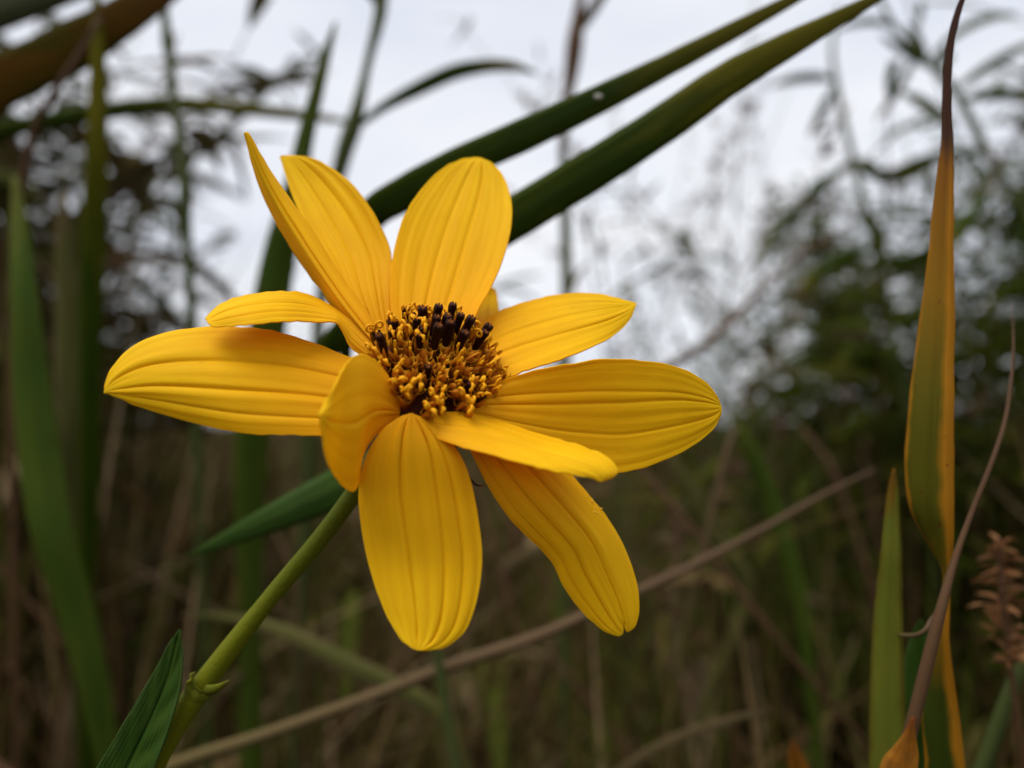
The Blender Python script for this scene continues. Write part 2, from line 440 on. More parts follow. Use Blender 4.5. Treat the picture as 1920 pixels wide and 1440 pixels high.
# ground
def ground_material():
    m, n, l = new_mat('leaf_litter_soil')
    g = n.new('ShaderNodeNewGeometry')
    a = noise(n, l, g.outputs['Position'], 3.0, 6.0, 0.6)
    b = noise(n, l, g.outputs['Position'], 45.0, 5.0, 0.65)
    c1 = ramp(n, l, b, [(0.3, (0.018, 0.012, 0.007)), (0.55, (0.045, 0.030, 0.017)), (0.75, (0.085, 0.060, 0.032))])
    col = mixc(n, l, ramp(n, l, a, [(0.42, (0, 0, 0)), (0.62, (1, 1, 1))]), c1, mixc(n, l, b, (0.016, 0.022, 0.008), (0.045, 0.050, 0.017)))
    p = n.new('ShaderNodeBsdfPrincipled'); out = n.new('ShaderNodeOutputMaterial')
    p.inputs['Roughness'].default_value = 0.9; p.inputs['Specular IOR Level'].default_value = 0.0
    bp = n.new('ShaderNodeBump'); bp.inputs['Distance'].default_value = 0.02
    l.new(b, bp.inputs['Height']); l.new(bp.outputs[0], p.inputs['Normal'])
    l.new(col, p.inputs['Base Color']); l.new(p.outputs[0], out.inputs['Surface'])
    return m

def ground_height(x, y):
    return 0.012 * np.sin(3.1 * x + 0.7) * np.cos(2.3 * y) + 0.008 * np.sin(7.7 * x + 4 * y)

gm = MB()
ax = np.concatenate([-np.geomspace(400, 4, 14), np.linspace(-3, 3, 41), np.geomspace(4, 400, 14)])
ay = np.concatenate([-np.geomspace(400, 4, 14), np.linspace(-3, 6, 61), np.geomspace(7, 900, 18)])
GX, GY = np.meshgrid(ax, ay)
GZ = ground_height(GX, GY) * np.exp(-(GX ** 2 + GY ** 2) / 60)
gm.grid(np.stack([GX, GY, GZ], -1))
tag(link('ground', gm.mesh('ground'), ground_material()), kind='structure')

# ------------------------------------------------------------------ the flower
# flower axis in camera coordinates (right, up, towards the camera)
def cam2world(v):
    v = np.asarray(v, float)
    return v[..., 0:1] * RIGHT + v[..., 1:2] * UP - v[..., 2:3] * FWD

ncam = unit(np.array([0.30, 0.66, 0.69]))
AXN = cam2world(ncam)
ucam = unit(np.array([ncam[2], 0, -ncam[0]])); AXU = cam2world(ucam)          # to the right in the disc plane
AXV = np.cross(AXN, AXU)                                                       # to the back in the disc plane
if (AXV * UP).sum() < 0: AXV = -AXV
DISC_C = PX(812, 704, D0)
DISC_R = 0.0078

stem_px = [(690, 880, 0.1155), (660, 930, 0.1160), (600, 1010, 0.1165), (520, 1105, 0.1170), (440, 1205, 0.1175), (372, 1295, 0.118), (320, 1370, 0.1185), (275, 1450, 0.119), (205, 1580, 0.12)]
stem_pts = PXA(stem_px)
neck = DISC_C - AXN * 0.006
root_xy = stem_pts[-1][:2] + np.array([-0.03, 0.03])
ROOT = np.array([root_xy[0], root_xy[1], float(ground_height(*root_xy))])
flower = empty('sunflower', ROOT)
tag(flower, 'single yellow sunflower with dark brown centre on a slanting green stem', 'flower')

def petal(L, R, mid, eL, eR, bulge, grooves=((0.34, 0.30), (0.62, 0.34)), ridges=5, amp=0.033, wob=0.3, seed=0, nu=96, nv=88, label=None, tipfade=0.12, notch=None):
    r = np.random.default_rng(seed + 11)
    # both edges run from the petal's base to its tip; depths in mm towards the camera
    Lp, Rp = catmull(L, nu), catmull(R, nu)
    t = np.linspace(0, 1, nu)[:, None]
    v = np.linspace(0, 1, nv)[None, :]
    vm = 0.5 - 0.5 * np.cos(np.pi * v) * 0.35 - 0.5 * (1 - 2 * v) * 0.0
    v = 0.65 * v + 0.35 * (0.5 - 0.5 * np.cos(np.pi * v))          # closer rows at the rims
    s = scal(mid, nu)[:, None] + scal(eL, nu)[:, None] * (1 - v) + scal(eR, nu)[:, None] * v + scal(bulge, nu)[:, None] * (1 - (2 * v - 1) ** 2)
    s = s + wob * (np.sin(5.0 * t + r.uniform(0, 6)) * (v - 0.5) * 1.2 + 0.5 * np.sin(9 * t + 4 * v + r.uniform(0, 6)) * np.abs(2 * v - 1) ** 2)
    x = Lp[:, None, 0] * (1 - v) + Rp[:, None, 0] * v
    y = Lp[:, None, 1] * (1 - v) + Rp[:, None, 1] * v
    # slightly ragged rim
    rag = np.interp(np.linspace(0, 1, nu), np.linspace(0, 1, 30), r.normal(0, 1.0, 30))[:, None] * (np.abs(2 * v - 1) ** 8)
    y = y + rag * 0.9
    if notch:                                                   # a slit in the tip, cut back along the petal's axis
        v0, w, dx, dy, t0 = notch
        cut = np.exp(-(np.abs(v - v0) / w) ** 1.5) * np.clip((t - t0) / (1 - t0), 0, 1) ** 1.5
        x = x + dx * cut; y = y + dy * cut
    G = PXA(np.stack([x, y, D0 - s / 1000.0], -1))
    # pleats: ridges and two deep grooves that run along the petal, pressed along its normal
    gu = np.gradient(G, axis=0); gv = np.gradient(G, axis=1)
    N = unit(np.cross(gu, gv))
    if ((CAM - G[nu // 2, nv // 2]) * N[nu // 2, nv // 2]).sum() < 0:
        N = -N
    fade = np.clip((1 - t) / tipfade, 0, 1) * np.clip(t / 0.05, 0.25, 1)
    rim = np.clip(np.minimum(v, 1 - v) / 0.06, 0, 1)
    h = amp * (0.6 + 0.6 * np.sin(2.2 * t + 5 * v + r.uniform(0, 6))) * np.cos(2 * np.pi * (ridges * v + 0.25 * np.sin(3 * t + r.uniform(0, 6)) + r.uniform(0, 1)))
    h = h + 0.4 * amp * np.cos(2 * np.pi * (ridges * 2.3 * v + r.uniform(0, 1) + 0.2 * np.sin(4 * t)))
    for v0, a in grooves:
        vv = v0 + 0.02 * np.sin(2.5 * t + r.uniform(0, 6))
        h = h - 0.75 * a * np.exp(-((v - vv) / 0.015) ** 2) + 0.35 * a * np.exp(-((v - vv - 0.075) / 0.06) ** 2) + 0.28 * a * np.exp(-((v - vv + 0.075) / 0.06) ** 2)
    G = G + N * (h * fade * rim / 1000.0)[..., None]
    mb = MB()
    mb.grid(G, tint=0.5, across=np.linspace(0, 1, nv))
    me = mb.mesh('ray_petal')
    o = link('ray_petal', me, M['petal'], flower, thick=0.00022)
    if label: o['label'] = label
    return o, G, N

# left broad petal
petal([(700, 672), (650, 668), (600, 648), (540, 628), (470, 615), (390, 613), (310, 625), (250, 650), (212, 688), (197, 722), (196, 737)],
      [(735, 790), (690, 806), (640, 815), (560, 817), (460, 812), (380, 797), (310, 778), (255, 760), (222, 746), (205, 739), (196, 737)],
      [2.5, 3.5, 5, 6, 6.5, 6.5], [-3.0, -4.5, -4.5, -4.0, -2.5, 0], [2.5, 2.8, 2.2, 1.5, 0.5, 0], [0.3, 1.0, 1.8, 2.2, 1.6, 0],
      grooves=((0.30, 0.55), (0.58, 0.48), (0.80, 0.22)), ridges=4, amp=0.055, seed=1, label='broad petal lying flat with bruised lines')
# small petal arched back over the broad one
petal([(712, 660), (684, 628), (655, 598), (630, 580), (592, 558), (545, 547), (485, 549), (432, 562), (402, 580), (388, 594), (386, 600)],
      [(706, 672), (682, 668), (655, 648), (640, 618), (628, 605), (590, 604), (520, 603), (455, 610), (415, 613), (397, 611), (390, 604)],
      [0, -2, -2.0, 1.5, 4.5, 5.5], [0.0, -0.5, -3.0, -3.5, -3.0, -1.0], [0.0, 1.5, 3.0, 3.5, 3.0, 1.0], [0.2, 0.3, 0.8, 1.2, 1.0, 0],
      grooves=((0.36, 0.26), (0.66, 0.28)), ridges=4, amp=0.044, seed=2, label='short petal bent back over the broad petal')
# narrow petal folded along its keel, standing up to a point
petal([(704, 664), (668, 628), (632, 585), (597, 537), (560, 487), (525, 430), (495, 370), (475, 315), (465, 275), (458, 250)],
      [(730, 636), (712, 620), (688, 585), (655, 540), (618, 485), (580, 425), (540, 368), (508, 322), (484, 282), (467, 251), (458, 249)],
      [-1, -3, -4.5, -5, -5, -4.5], [0.0, -2.5, -4.5, -5.0, -3.0, 0], [-0.5, -1.5, -2.5, -3, -2, 0], [1.0, 2.6, 3.8, 3.6, 2.0, 0],
      grooves=((0.46, -0.70),), ridges=3, amp=0.022, wob=0.1, seed=3, label='narrow upright petal folded along its keel')
# upper petal with a cut-off tip
petal([(704, 632), (674, 606), (641, 557), (612, 497), (580, 440), (555, 385), (537, 335), (528, 305), (525, 293), (540, 293)],
      [(737, 640), (735, 590), (735, 530), (732, 470), (712, 420), (690, 382), (662, 348), (628, 318), (590, 298), (560, 293), (541, 293)],
      [-4.5, -8, -12, -15, -18, -20], [2.0, 2.5, 2.0, 1.0, 0.5, 0], [-0.5, -1.0, -1.5, -1.0, -0.5, 0], [-0.5, -1.0, -1.4, -1.4, -0.8, 0],
      grooves=((0.38, 0.26), (0.66, 0.36)), ridges=5, amp=0.050, seed=4, label='upright petal with a blunt tip')
# top petal, widest
petal([(748, 640), (733, 580), (732, 520), (740, 462), (758, 405), (786, 360), (822, 322), (856, 303), (886, 296), (897, 297)],
      [(880, 640), (892, 592), (918, 545), (940, 495), (956, 440), (960, 390), (952, 348), (938, 322), (920, 305), (902, 297), (898, 297)],
      [-4.5, -9, -13, -17, -21, -24], [1.5, 2.0, 2.0, 1.5, 0.5, 0], [1.5, 2.0, 2.0, 1.5, 0.5, 0], [-1.0, -1.6, -2.0, -1.8, -1.0, 0],
      grooves=((0.40, 0.30), (0.64, 0.34)), ridges=6, amp=0.061, seed=5, label='widest petal standing straight up')
# petal hidden behind the top one
petal([(860, 640), (872, 600), (886, 565), (900, 548), (915, 540), (922, 539)],
      [(945, 640), (943, 610), (936, 580), (932, 556), (928, 545), (923, 539)],
      [-8, -14, -20, -26, -28], [0, 0, 0, 0, 0], [0, 0, 0, 0, 0], [-0.3, -1, -1.2, -1, 0],
      ridges=4, amp=0.044, seed=6, nu=40, nv=30, label='petal mostly hidden behind the widest petal')
# upper right petal
petal([(862, 632), (888, 612), (935, 584), (1000, 562), (1060, 551), (1120, 551), (1160, 560), (1182, 566), (1193, 569)],
      [(890, 738), (925, 718), (985, 695), (1045, 676), (1100, 655), (1145, 633), (1176, 606), (1188, 585), (1193, 570)],
      [-3, -5, -7, -9, -10.5, -11.5], [-3.5, -6.0, -6.5, -5.0, -2.0, 0], [3.0, 4.5, 4.5, 3.5, 1.2, 0], [-0.6, -0.8, -0.8, -0.5, 0.2, 0],
      grooves=((0.62, 0.40), (0.36, 0.14)), ridges=4, amp=0.050, seed=7, label='bright petal tilted up to the light')
# right broad petal
petal([(872, 756), (920, 722), (985, 699), (1060, 683), (1140, 673), (1215, 677), (1275, 690), (1320, 715), (1343, 740), (1352, 762)],
      [(866, 782), (900, 800), (955, 835), (1030, 866), (1100, 882), (1165, 886), (1230, 869), (1290, 842), (1333, 810), (1350, 782), (1352, 766)],
      [3, 2.2, 1.5, 1.0, 0.5, 0.0], [-0.5, 0.0, 0.8, 1.0, 0.8, 0], [2.5, 1.2, -0.5, -1.0, -0.8, 0], [0.0, -0.5, -0.6, -0.4, 0.0, 0],
      grooves=((0.40, 0.30), (0.28, 0.16), (0.66, 0.22)), ridges=4, amp=0.05, seed=8, tipfade=0.05, label='broad petal with deep pleats running to its tip')
# petal twisted in front of it
petal([(800, 795), (797, 783), (810, 776), (845, 774), (885, 776), (950, 795), (1030, 820), (1095, 838), (1140, 860), (1157, 880), (1153, 893), (1127, 903)],
      [(800, 798), (806, 812), (822, 824), (850, 834), (890, 845), (960, 864), (1030, 882), (1080, 892), (1108, 896), (1118, 900), (1126, 903)],
      [8.0, 8.5, 9, 10, 11.5, 12.5, 13], [0, -2.5, -5.0, -6.0, -5.0, -2, 0], [0.0, 1.5, 3.5, 4.5, 3.5, 1.5, 0], [0.3, 0.6, 0.8, 0.9, 0.8, 0.5, 0],
      grooves=((0.46, 0.22),), ridges=3, amp=0.039, seed=9, label='narrow petal twisted face up across its neighbours')
# lower right drooping petal
DROOP, DROOP_G, DROOP_N = petal([(852, 790), (870, 820), (888, 858), (915, 910), (948, 962), (992, 1008), (1034, 1052), (1056, 1098), (1088, 1142), (1122, 1175), (1145, 1188), (1161, 1193)],
      [(900, 780), (985, 820), (1060, 880), (1108, 932), (1148, 985), (1176, 1040), (1194, 1095), (1198, 1140), (1194, 1164), (1188, 1177), (1179, 1183)],
      [5, 5, 5, 4.5, 4.5, 5], [1.0, 1.5, 1.2, 0.6, 0.2, 0], [-2.0, -1.8, -1.2, -0.8, -0.4, 0], [0.8, 1.4, 1.8, 2.0, 1.4, 0],
      grooves=((0.62, 0.42), (0.34, 0.34), (0.15, 0.2)), ridges=4, amp=0.050, seed=10, tipfade=0.05, notch=(0.55, 0.10, -3, -26, 0.90), label='drooping petal with a notched tip')
# bottom petal hanging down
petal([(770, 776), (738, 790), (706, 820), (682, 868), (673, 925), (678, 990), (692, 1060), (714, 1128), (742, 1184), (768, 1212), (785, 1219)],
      [(772, 776), (800, 790), (838, 820), (868, 862), (886, 915), (898, 980), (904, 1045), (897, 1112), (878, 1172), (848, 1206), (812, 1218), (787, 1219)],
      [9, 10.5, 11, 11, 11.5, 12], [-0.5, -1.5, -2.4, -2.4, -1.5, 0], [-0.5, -1.5, -2.4, -2.4, -1.5, 0], [0.4, 0.8, 1.0, 1.0, 0.8, 0],
      grooves=((0.38, 0.62), (0.66, 0.52), (0.82, 0.40)), ridges=4, amp=0.055, seed=12, tipfade=0.05, label='petal hanging straight down')
# front left petal curling towards the camera
petal([(750, 766), (748, 750), (734, 716), (708, 680), (685, 665), (662, 669), (643, 692), (622, 733), (607, 760), (599, 776)],
      [(748, 782), (722, 802), (694, 828), (677, 866), (672, 905), (661, 922), (638, 908), (616, 872), (605, 830), (602, 800), (599, 778)],
      [6.5, 9.0, 13.5, 17.5, 19.5, 20], [0.0, -1.0, -4.0, -5.0, -2.0, 0], [0.0, -1.0, -4.5, -5.0, -2.0, 0], [0.2, 0.8, 1.5, 1.8, 1.0, 0],
      grooves=((0.50, 0.35),), ridges=3, amp=0.033, wob=0.5, seed=13, label='front petal curling forward with its tip blurred')

# a few pollen grains on the drooping petal
pr = np.random.default_rng(4)
rel = DROOP_G - CAM
dd = rel @ FWD
gpx = 960 + FPX * (rel @ RIGHT) / dd; gpy = 720 - FPX * (rel @ UP) / dd
th8 = np.linspace(0, 2 * math.pi, 7, endpoint=False)
for k in range(11):
    cx, cy = (1120 + pr.normal(0, 6), 961 + pr.normal(0, 5)) if k < 7 else (1104 + pr.normal(0, 4), 937 + pr.normal(0, 4))
    i, j = np.unravel_index(np.argmin((gpx - cx) ** 2 + (gpy - cy) ** 2), gpx.shape)
    c = DROOP_G[i, j] + DROOP_N[i, j] * 0.00018 + pr.normal(0, 0.00010, 3)
    rr_ = pr.uniform(0.00008, 0.00015)
    mb = MB()
    mb.grid(np.array([[c + rr_ * np.array([math.sin(p) * math.cos(q), math.sin(p) * math.sin(q), math.cos(p)]) for q in th8] for p in np.linspace(0.05, math.pi - 0.05, 5)]), closed=True)
    link('pollen_grain', mb.mesh('pollen_grain'), M['pollen'], DROOP)

# ---- disc and florets
def disc_frame(lx, ly):
    r2 = lx * lx + ly * ly
    base = DISC_C + DISC_R * (lx * AXU + ly * AXV) + AXN * 0.0024 * (1 - r2)
    d = unit(AXN + 0.42 * (lx * AXU + ly * AXV))
    return base, d

mb = MB()
rr = np.linspace(0.02, 1.0, 14); th = np.linspace(0, 2 * math.pi, 40, endpoint=False)
G = np.array([[DISC_C + DISC_R * r * (math.cos(a) * AXU + math.sin(a) * AXV) + AXN * (0.0024 * (1 - r * r)) for a in th] for r in rr])
Gs = np.array([[DISC_C + DISC_R * r * (math.cos(a) * AXU + math.sin(a) * AXV) - AXN * q for a in th] for r, q in ((1.0, 0.0006), (0.86, 0.0028), (0.55, 0.0050), (0.22, 0.0062), (0.16, 0.0075))])
mb.grid(np.vstack([G, Gs]), closed=True)
link('disc', mb.mesh('disc'), M['disc'], flower)

MM = 0.001
def corolla_mesh(h=2.4, flare=0.62, sides=15):
    mb = MB(); a = np.linspace(0, 2 * math.pi, sides, endpoint=False)
    rows = []
    for z, r in ((0, 0.30), (0.5, 0.36), (1.2, 0.46), (h * 0.72, 0.52), (h * 0.86, flare), (h, flare * 1.25)):
        k = z / h
        lob = 0.5 + 0.5 * np.cos(5 * a)
        rad = r * (1 + (0.14 * (lob - 0.5) if k < 0.8 else 0.0))
        zz = z - (0.0 if k < 0.84 else (k - 0.82) * 3.6 * (1 - lob))
        rad = rad * (1.0 if k < 0.95 else (0.75 + 0.35 * lob))
        rows.append(np.stack([rad * np.cos(a), rad * np.sin(a), np.full_like(a, 1.0) * zz], 1))
    mb.grid(np.array(rows) * MM, closed=True)
    return mb.mesh('corolla')

def anther_mesh(z0, z1, r=0.42, sides=20, teeth=True):
    mb = MB(); a = np.linspace(0, 2 * math.pi, sides, endpoint=False)
    rows = []
    prof = [(0, 0.72), (0.15, 0.9), (0.5, 1.0), (0.72, 1.0), (0.79, 1.10), (0.86, 1.16), (0.93, 1.0), (0.99, 0.66), (0.96, 0.40), (0.90, 0.1)]
    for k, q in prof:
        lob = np.cos(5 * a)
        rad = r * q * (1 + 0.13 * np.abs(np.cos(2.5 * a)))
        z = z0 + (z1 - z0) * k + (0.24 * (np.abs(np.cos(2.5 * a)) - 0.5) * (1 if k > 0.9 else 0.4) if k > 0.85 and teeth else 0)
        rows.append(np.stack([rad * np.cos(a), rad * np.sin(a), z + 0 * a], 1))
    mb.grid(np.array(rows) * MM, closed=True)
    return mb.mesh('anther_tube')

def coil_path(z0, z1, sgn, rc, turns, lean):
    """a style branch: rises, then rolls outward into a ring"""
    up = [(0.10 * sgn, 0, z0 + (z1 - z0) * k) for k in np.linspace(0, 1, 4)]
    c = []
    for k in np.linspace(0, turns * 2 * math.pi, int(14 * turns) + 4)[1:]:
        r = rc * (1 - 0.28 * k / (turns * 2 * math.pi))
        c.append((sgn * (0.10 + rc - r * math.cos(k)), 0.16 * lean * k / 6.0, z1 + r * math.sin(k)))
    return np.array(up + c)

def style_mesh(z0, z1, rc=0.40, turns=1.15, tr=0.15, both=True, lean=1.0):
    mb = MB()
    for sgn in ((-1, 1) if both else (1,)):
        p = coil_path(z0, z1, sgn, rc, turns, lean * sgn)
        rad = np.full(len(p), tr) * np.concatenate([np.full(4, 0.85), np.linspace(1.0, 1.15, len(p) - 4)])
        mb.tube(p * MM, rad * MM, 7)
    return mb.mesh('style')

def fork_mesh(z0, z1, spread=0.5, drop=0.7, tr=0.20):
    """a style whose two blunt arms droop outward"""
    mb = MB()
    for sgn in (-1, 1):
        k = np.linspace(0, 1, 12)
        x = sgn * (0.06 + spread * 1.25 * np.sin(k * 1.9))
        z = z0 + (z1 - z0) * np.minimum(k * 1.8, 1) - drop * np.clip(k - 0.45, 0, 1) ** 1.5 * 2.2
        rad = tr * (0.75 + 0.55 * k ** 2); rad[-1] *= 0.6
        mb.tube(np.stack([x, 0.05 * np.sin(6 * k), z], 1) * MM, rad * MM, 8)
    return mb.mesh('style')

def scale_mesh(h=3.2, w=1.15):
    mb = MB(); k = np.linspace(0, 1, 9); c = np.linspace(-1, 1, 7)
    wid = w * (0.55 + 0.75 * k) * np.clip(1 - k ** 3.2, 0.02, 1)
    x = wid[:, None] * c[None] * 0.5
    y = 0.30 * (1 - c[None] ** 2) * wid[:, None] - 0.22 * k[:, None] ** 2
    z = np.repeat(h * k[:, None], 7, 1) - 0.0 * c[None]
    mb.grid(np.stack([x, y, z], -1) * MM)
    return mb.mesh('chaff_scale')

PROTO = {
    'corolla': [corolla_mesh(2.3, 0.60), corolla_mesh(2.6, 0.68), corolla_mesh(2.0, 0.56)],
    'anther_tall': [anther_mesh(1.6, 4.9, 0.44), anther_mesh(1.6, 5.4, 0.42), anther_mesh(1.5, 4.4, 0.45)],
    'anther_short': [anther_mesh(1.4, 3.2, 0.42), anther_mesh(1.4, 3.6, 0.40)],
    'style': [style_mesh(2.6, 3.5, 0.42, 1.2, 0.15), style_mesh(2.6, 3.8, 0.46, 1.05, 0.14), style_mesh(2.4, 3.3, 0.40, 1.3, 0.16)],
    'fork': [fork_mesh(2.4, 3.9, 0.50, 1.0, 0.135), fork_mesh(2.2, 3.6, 0.42, 1.2, 0.14), fork_mesh(2.4, 4.1, 0.34, 0.9, 0.13)],
    'scale': [scale_mesh(3.1, 1.15), scale_mesh(3.5, 1.05), scale_mesh(2.8, 1.25)],
}
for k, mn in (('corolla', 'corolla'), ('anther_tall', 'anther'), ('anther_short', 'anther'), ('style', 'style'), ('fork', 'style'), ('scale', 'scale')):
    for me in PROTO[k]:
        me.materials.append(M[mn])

def place(name, me, base, d, spin, parent, sc=1.0):
    d = unit(d)
    x = unit(np.cross(d, np.cross(AXU, d) + 1e-6))
    x = unit(AXU - (AXU * d).sum() * d); y = np.cross(d, x)
    c, s_ = math.cos(spin), math.sin(spin)
    X, Y = c * x + s_ * y, -s_ * x + c * y
    o = bpy.data.objects.new(name, me)
    COL.objects.link(o)
    W = Matrix(((X[0] * sc, Y[0] * sc, d[0] * sc, base[0]), (X[1] * sc, Y[1] * sc, d[1] * sc, base[1]), (X[2] * sc, Y[2] * sc, d[2] * sc, base[2]), (0, 0, 0, 1)))
    o.parent = parent
    o.matrix_parent_inverse = parent['_w'].inverted() if False else Matrix.Identity(4)
    o.matrix_basis = (WORLD[parent.name].inverted() @ W)
    WORLD[o.name] = W
    return o

WORLD = {flower.name: Matrix.Translation(Vector(ROOT))}
NF = 84
GA = math.pi * (3 - math.sqrt(5))
fr = random.Random(5)
for i in range(NF):
    r = math.sqrt((i + 0.5) / NF)
    a = i * GA + fr.uniform(-0.12, 0.12)
    lx, ly = r * math.cos(a), r * math.sin(a)
    base, d = disc_frame(lx, ly)
    d = unit(d + np.array([fr.gauss(0, 0.05) for _ in range(3)]))
    spin = fr.uniform(0, 6.28)
    sc = fr.uniform(1.10, 1.32)
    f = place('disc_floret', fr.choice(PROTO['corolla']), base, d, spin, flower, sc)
    dark = (0.12 < r < 0.80 and ly > 0.05 and fr.random() < (0.78 if lx > -0.2 else 0.25)) or (0.30 < r < 0.80 and lx > 0.4 and ly > -0.15 and fr.random() < 0.45)
    if dark:
        place('anther_tube', fr.choice(PROTO['anther_tall']), base, d, fr.uniform(0, 6.28), f, sc)
    elif r > 0.70 or ly > 0.1:
        if fr.random() < (0.5 if ly > -0.2 else 0.08): place('anther_tube', fr.choice(PROTO['anther_short']), base, d, fr.uniform(0, 6.28), f, sc)
        place('style', fr.choice(PROTO['style'] if fr.random() < 0.8 else PROTO['fork']), base, d, fr.uniform(0, 6.28), f, sc)
    else:
        q = fr.random()
        if q < 0.32:
            place('style', fr.choice(PROTO['fork']), base, d, fr.uniform(0.9, 2.2), f, sc)
        elif q < 0.38:
            place('anther_tube', fr.choice(PROTO['anther_short']), base, d, fr.uniform(0, 6.28), f, sc)
    out = unit(lx * AXU + ly * AXV + 1e-9)
    for k in range(3 if ly < 0.2 else 1):
        b2 = base + out * 0.0006 * (1 if k == 0 else -0.3) + np.array([fr.gauss(0, 0.0002) for _ in range(3)])
        sp = a - math.pi / 2 + fr.uniform(-0.6, 0.6) + (k * 2.1)
        place('chaff_scale', fr.choice(PROTO['scale']), b2, unit(d + 0.18 * out), sp, f, sc * fr.uniform(0.85, 1.1))

# ---- stem, node, bracts, leaf
full = np.vstack([[neck + AXN * 0.002], [neck - AXN * 0.004], stem_pts])
sp = catmull(full, 60)
mid_pt = (sp[-1] * 0.5 + ROOT * 0.5) + np.array([0.02, 0.0, 0.0])
low = catmull(np.vstack([sp[-1], mid_pt, ROOT - np.array([0, 0, 0.01])]), 14)
path = np.vstack([sp, low[1:]])[::-1]
rad = np.interp(np.linspace(0, 1, len(path)), [0, 0.3, 0.6, 0.95, 1.0], [0.0032, 0.0022, 0.00135, 0.00140, 0.0030])
mb = MB(); mb.tube(path, rad, 14)
stem = link('stem', mb.mesh('stem'), M['stem_green'], flower)
# thickened node with two little bracts
nd = PX(373, 1293, 0.118); tdir = unit(PX(440, 1205, 0.1175) - PX(320, 1370, 0.1185))
mb = MB()
k = np.linspace(-1, 1, 13)
mb.tube(nd + np.outer(k * 0.0042, tdir), np.where(np.abs(k) > 0.95, 0.0009, 0.00125 + 0.0008 * np.exp(-(k * 2.2) ** 2)), 14)
link('stem_node', mb.mesh('stem_node'), M['node'], stem)
for pts in ([(372, 1296, 0.1165), (392, 1296, 0.1160), (410, 1289, 0.1155), (430, 1275, 0.115)], [(372, 1300, 0.1165), (360, 1284, 0.1160), (357, 1270, 0.1155), (366, 1260, 0.115)]):
    P = catmull(PXA(pts), 12); kk = np.linspace(0, 1, 12)
    mb = MB(); mb.ribbon(P, 0.0019 * (1 - kk ** 1.6) + 0.00006, -FWD * 0.3 + RIGHT * 0.2 + UP * 0.9, 0.25, cross=(-1, -0.5, 0, 0.5, 1))
    link('bract', mb.mesh('bract'), M['node'], stem, thick=0.0002)
# green bracts under the head
for i in range(14):
    a = i / 14 * 2 * math.pi + 0.1
    o_ = math.cos(a) * AXU + math.sin(a) * AXV
    kk = np.linspace(0, 1, 10)
    P = np.array([DISC_C - AXN * (0.0045 - 0.0012 * q) + o_ * (0.0035 + 0.0058 * q) - AXN * 0.0026 * q * q for q in kk])
    mb = MB(); mb.ribbon(P, 0.0026 * np.clip(1 - kk ** 2.2, 0.03, 1), np.cross(AXN, o_), 0.15, cross=(-1, -0.5, 0, 0.5, 1))
    link('bract', mb.mesh('bract'), M['bract'], flower, thick=0.0002)
P = catmull(PXA([(870, 880, 0.108), (884, 900, 0.107), (893, 909, 0.107), (903, 911, 0.107), (908, 908, 0.107)]), 16)
mb = MB(); mb.tube(P, np.linspace(0.00022, 0.00010, 16), 6)
link('bract_tip', mb.mesh('bract_tip'), M['anther'], flower)

# the large leaf on the stem below
def leaf_from_edges(name, L, R, mid, bulge, mat, parent, nu=50, nv=25, vein=7, amp=0.35, thick=0.0003):
    Lp, Rp = catmull(L, nu), catmull(R, nu)
    t = np.linspace(0, 1, nu)[:, None]; v = np.linspace(0, 1, nv)[None]
    x = Lp[:, None, 0] * (1 - v) + Rp[:, None, 0] * v; y = Lp[:, None, 1] * (1 - v) + Rp[:, None, 1] * v
    c = np.abs(2 * v - 1)
    s = scal(mid, nu)[:, None] + scal(bulge, nu)[:, None] * (c ** 1.3) + amp * np.sin((t * vein - c * 0.9) * 2 * math.pi) * c * (1 - c) * 2 - 0.4 * np.exp(-((v - 0.5) / 0.03) ** 2)
    G = PXA(np.stack([x, y, D0 - s / 1000.0], -1))
    mb = MB(); mb.grid(G)
    return link(name, mb.mesh(name), mat, parent, thick=thick)

leaf_from_edges('leaf', [(60, 1700), (95, 1600), (150, 1490), (190, 1425), (235, 1350), (285, 1265), (318, 1205), (337, 1180)],
                [(150, 1730), (215, 1640), (255, 1540), (290, 1440), (318, 1365), (338, 1295), (343, 1235), (338, 1182)],
                [-8, -7, -7.5, -9, -11], [0.2, 0.6, 0.8, 0.7, 0], M['leaf'], flower)
# petiole joins the leaf to the stem
mb = MB(); mb.tube(catmull(np.vstack([PX(105, 1715, 0.116), PX(120, 1800, 0.118), low[4]]), 12), np.linspace(0.0009, 0.0014, 12), 8)
link('leaf_stalk', mb.mesh('leaf_stalk'), M['stem_green'], flower)

# ------------------------------------------------------------------ blades, stalks and weeds around it
def root_points(p, dx=0.0, dy=0.06):
    """carry a blade on down to the ground below the picture"""
    g = np.array([p[0] + dx, p[1] + dy, 0.0]); g[2] = float(ground_height(g[0], g[1])) - 0.01
    m = p * 0.45 + g * 0.55 + np.array([-dx * 0.15, 0.0, 0.0])
    return np.array([g, m])

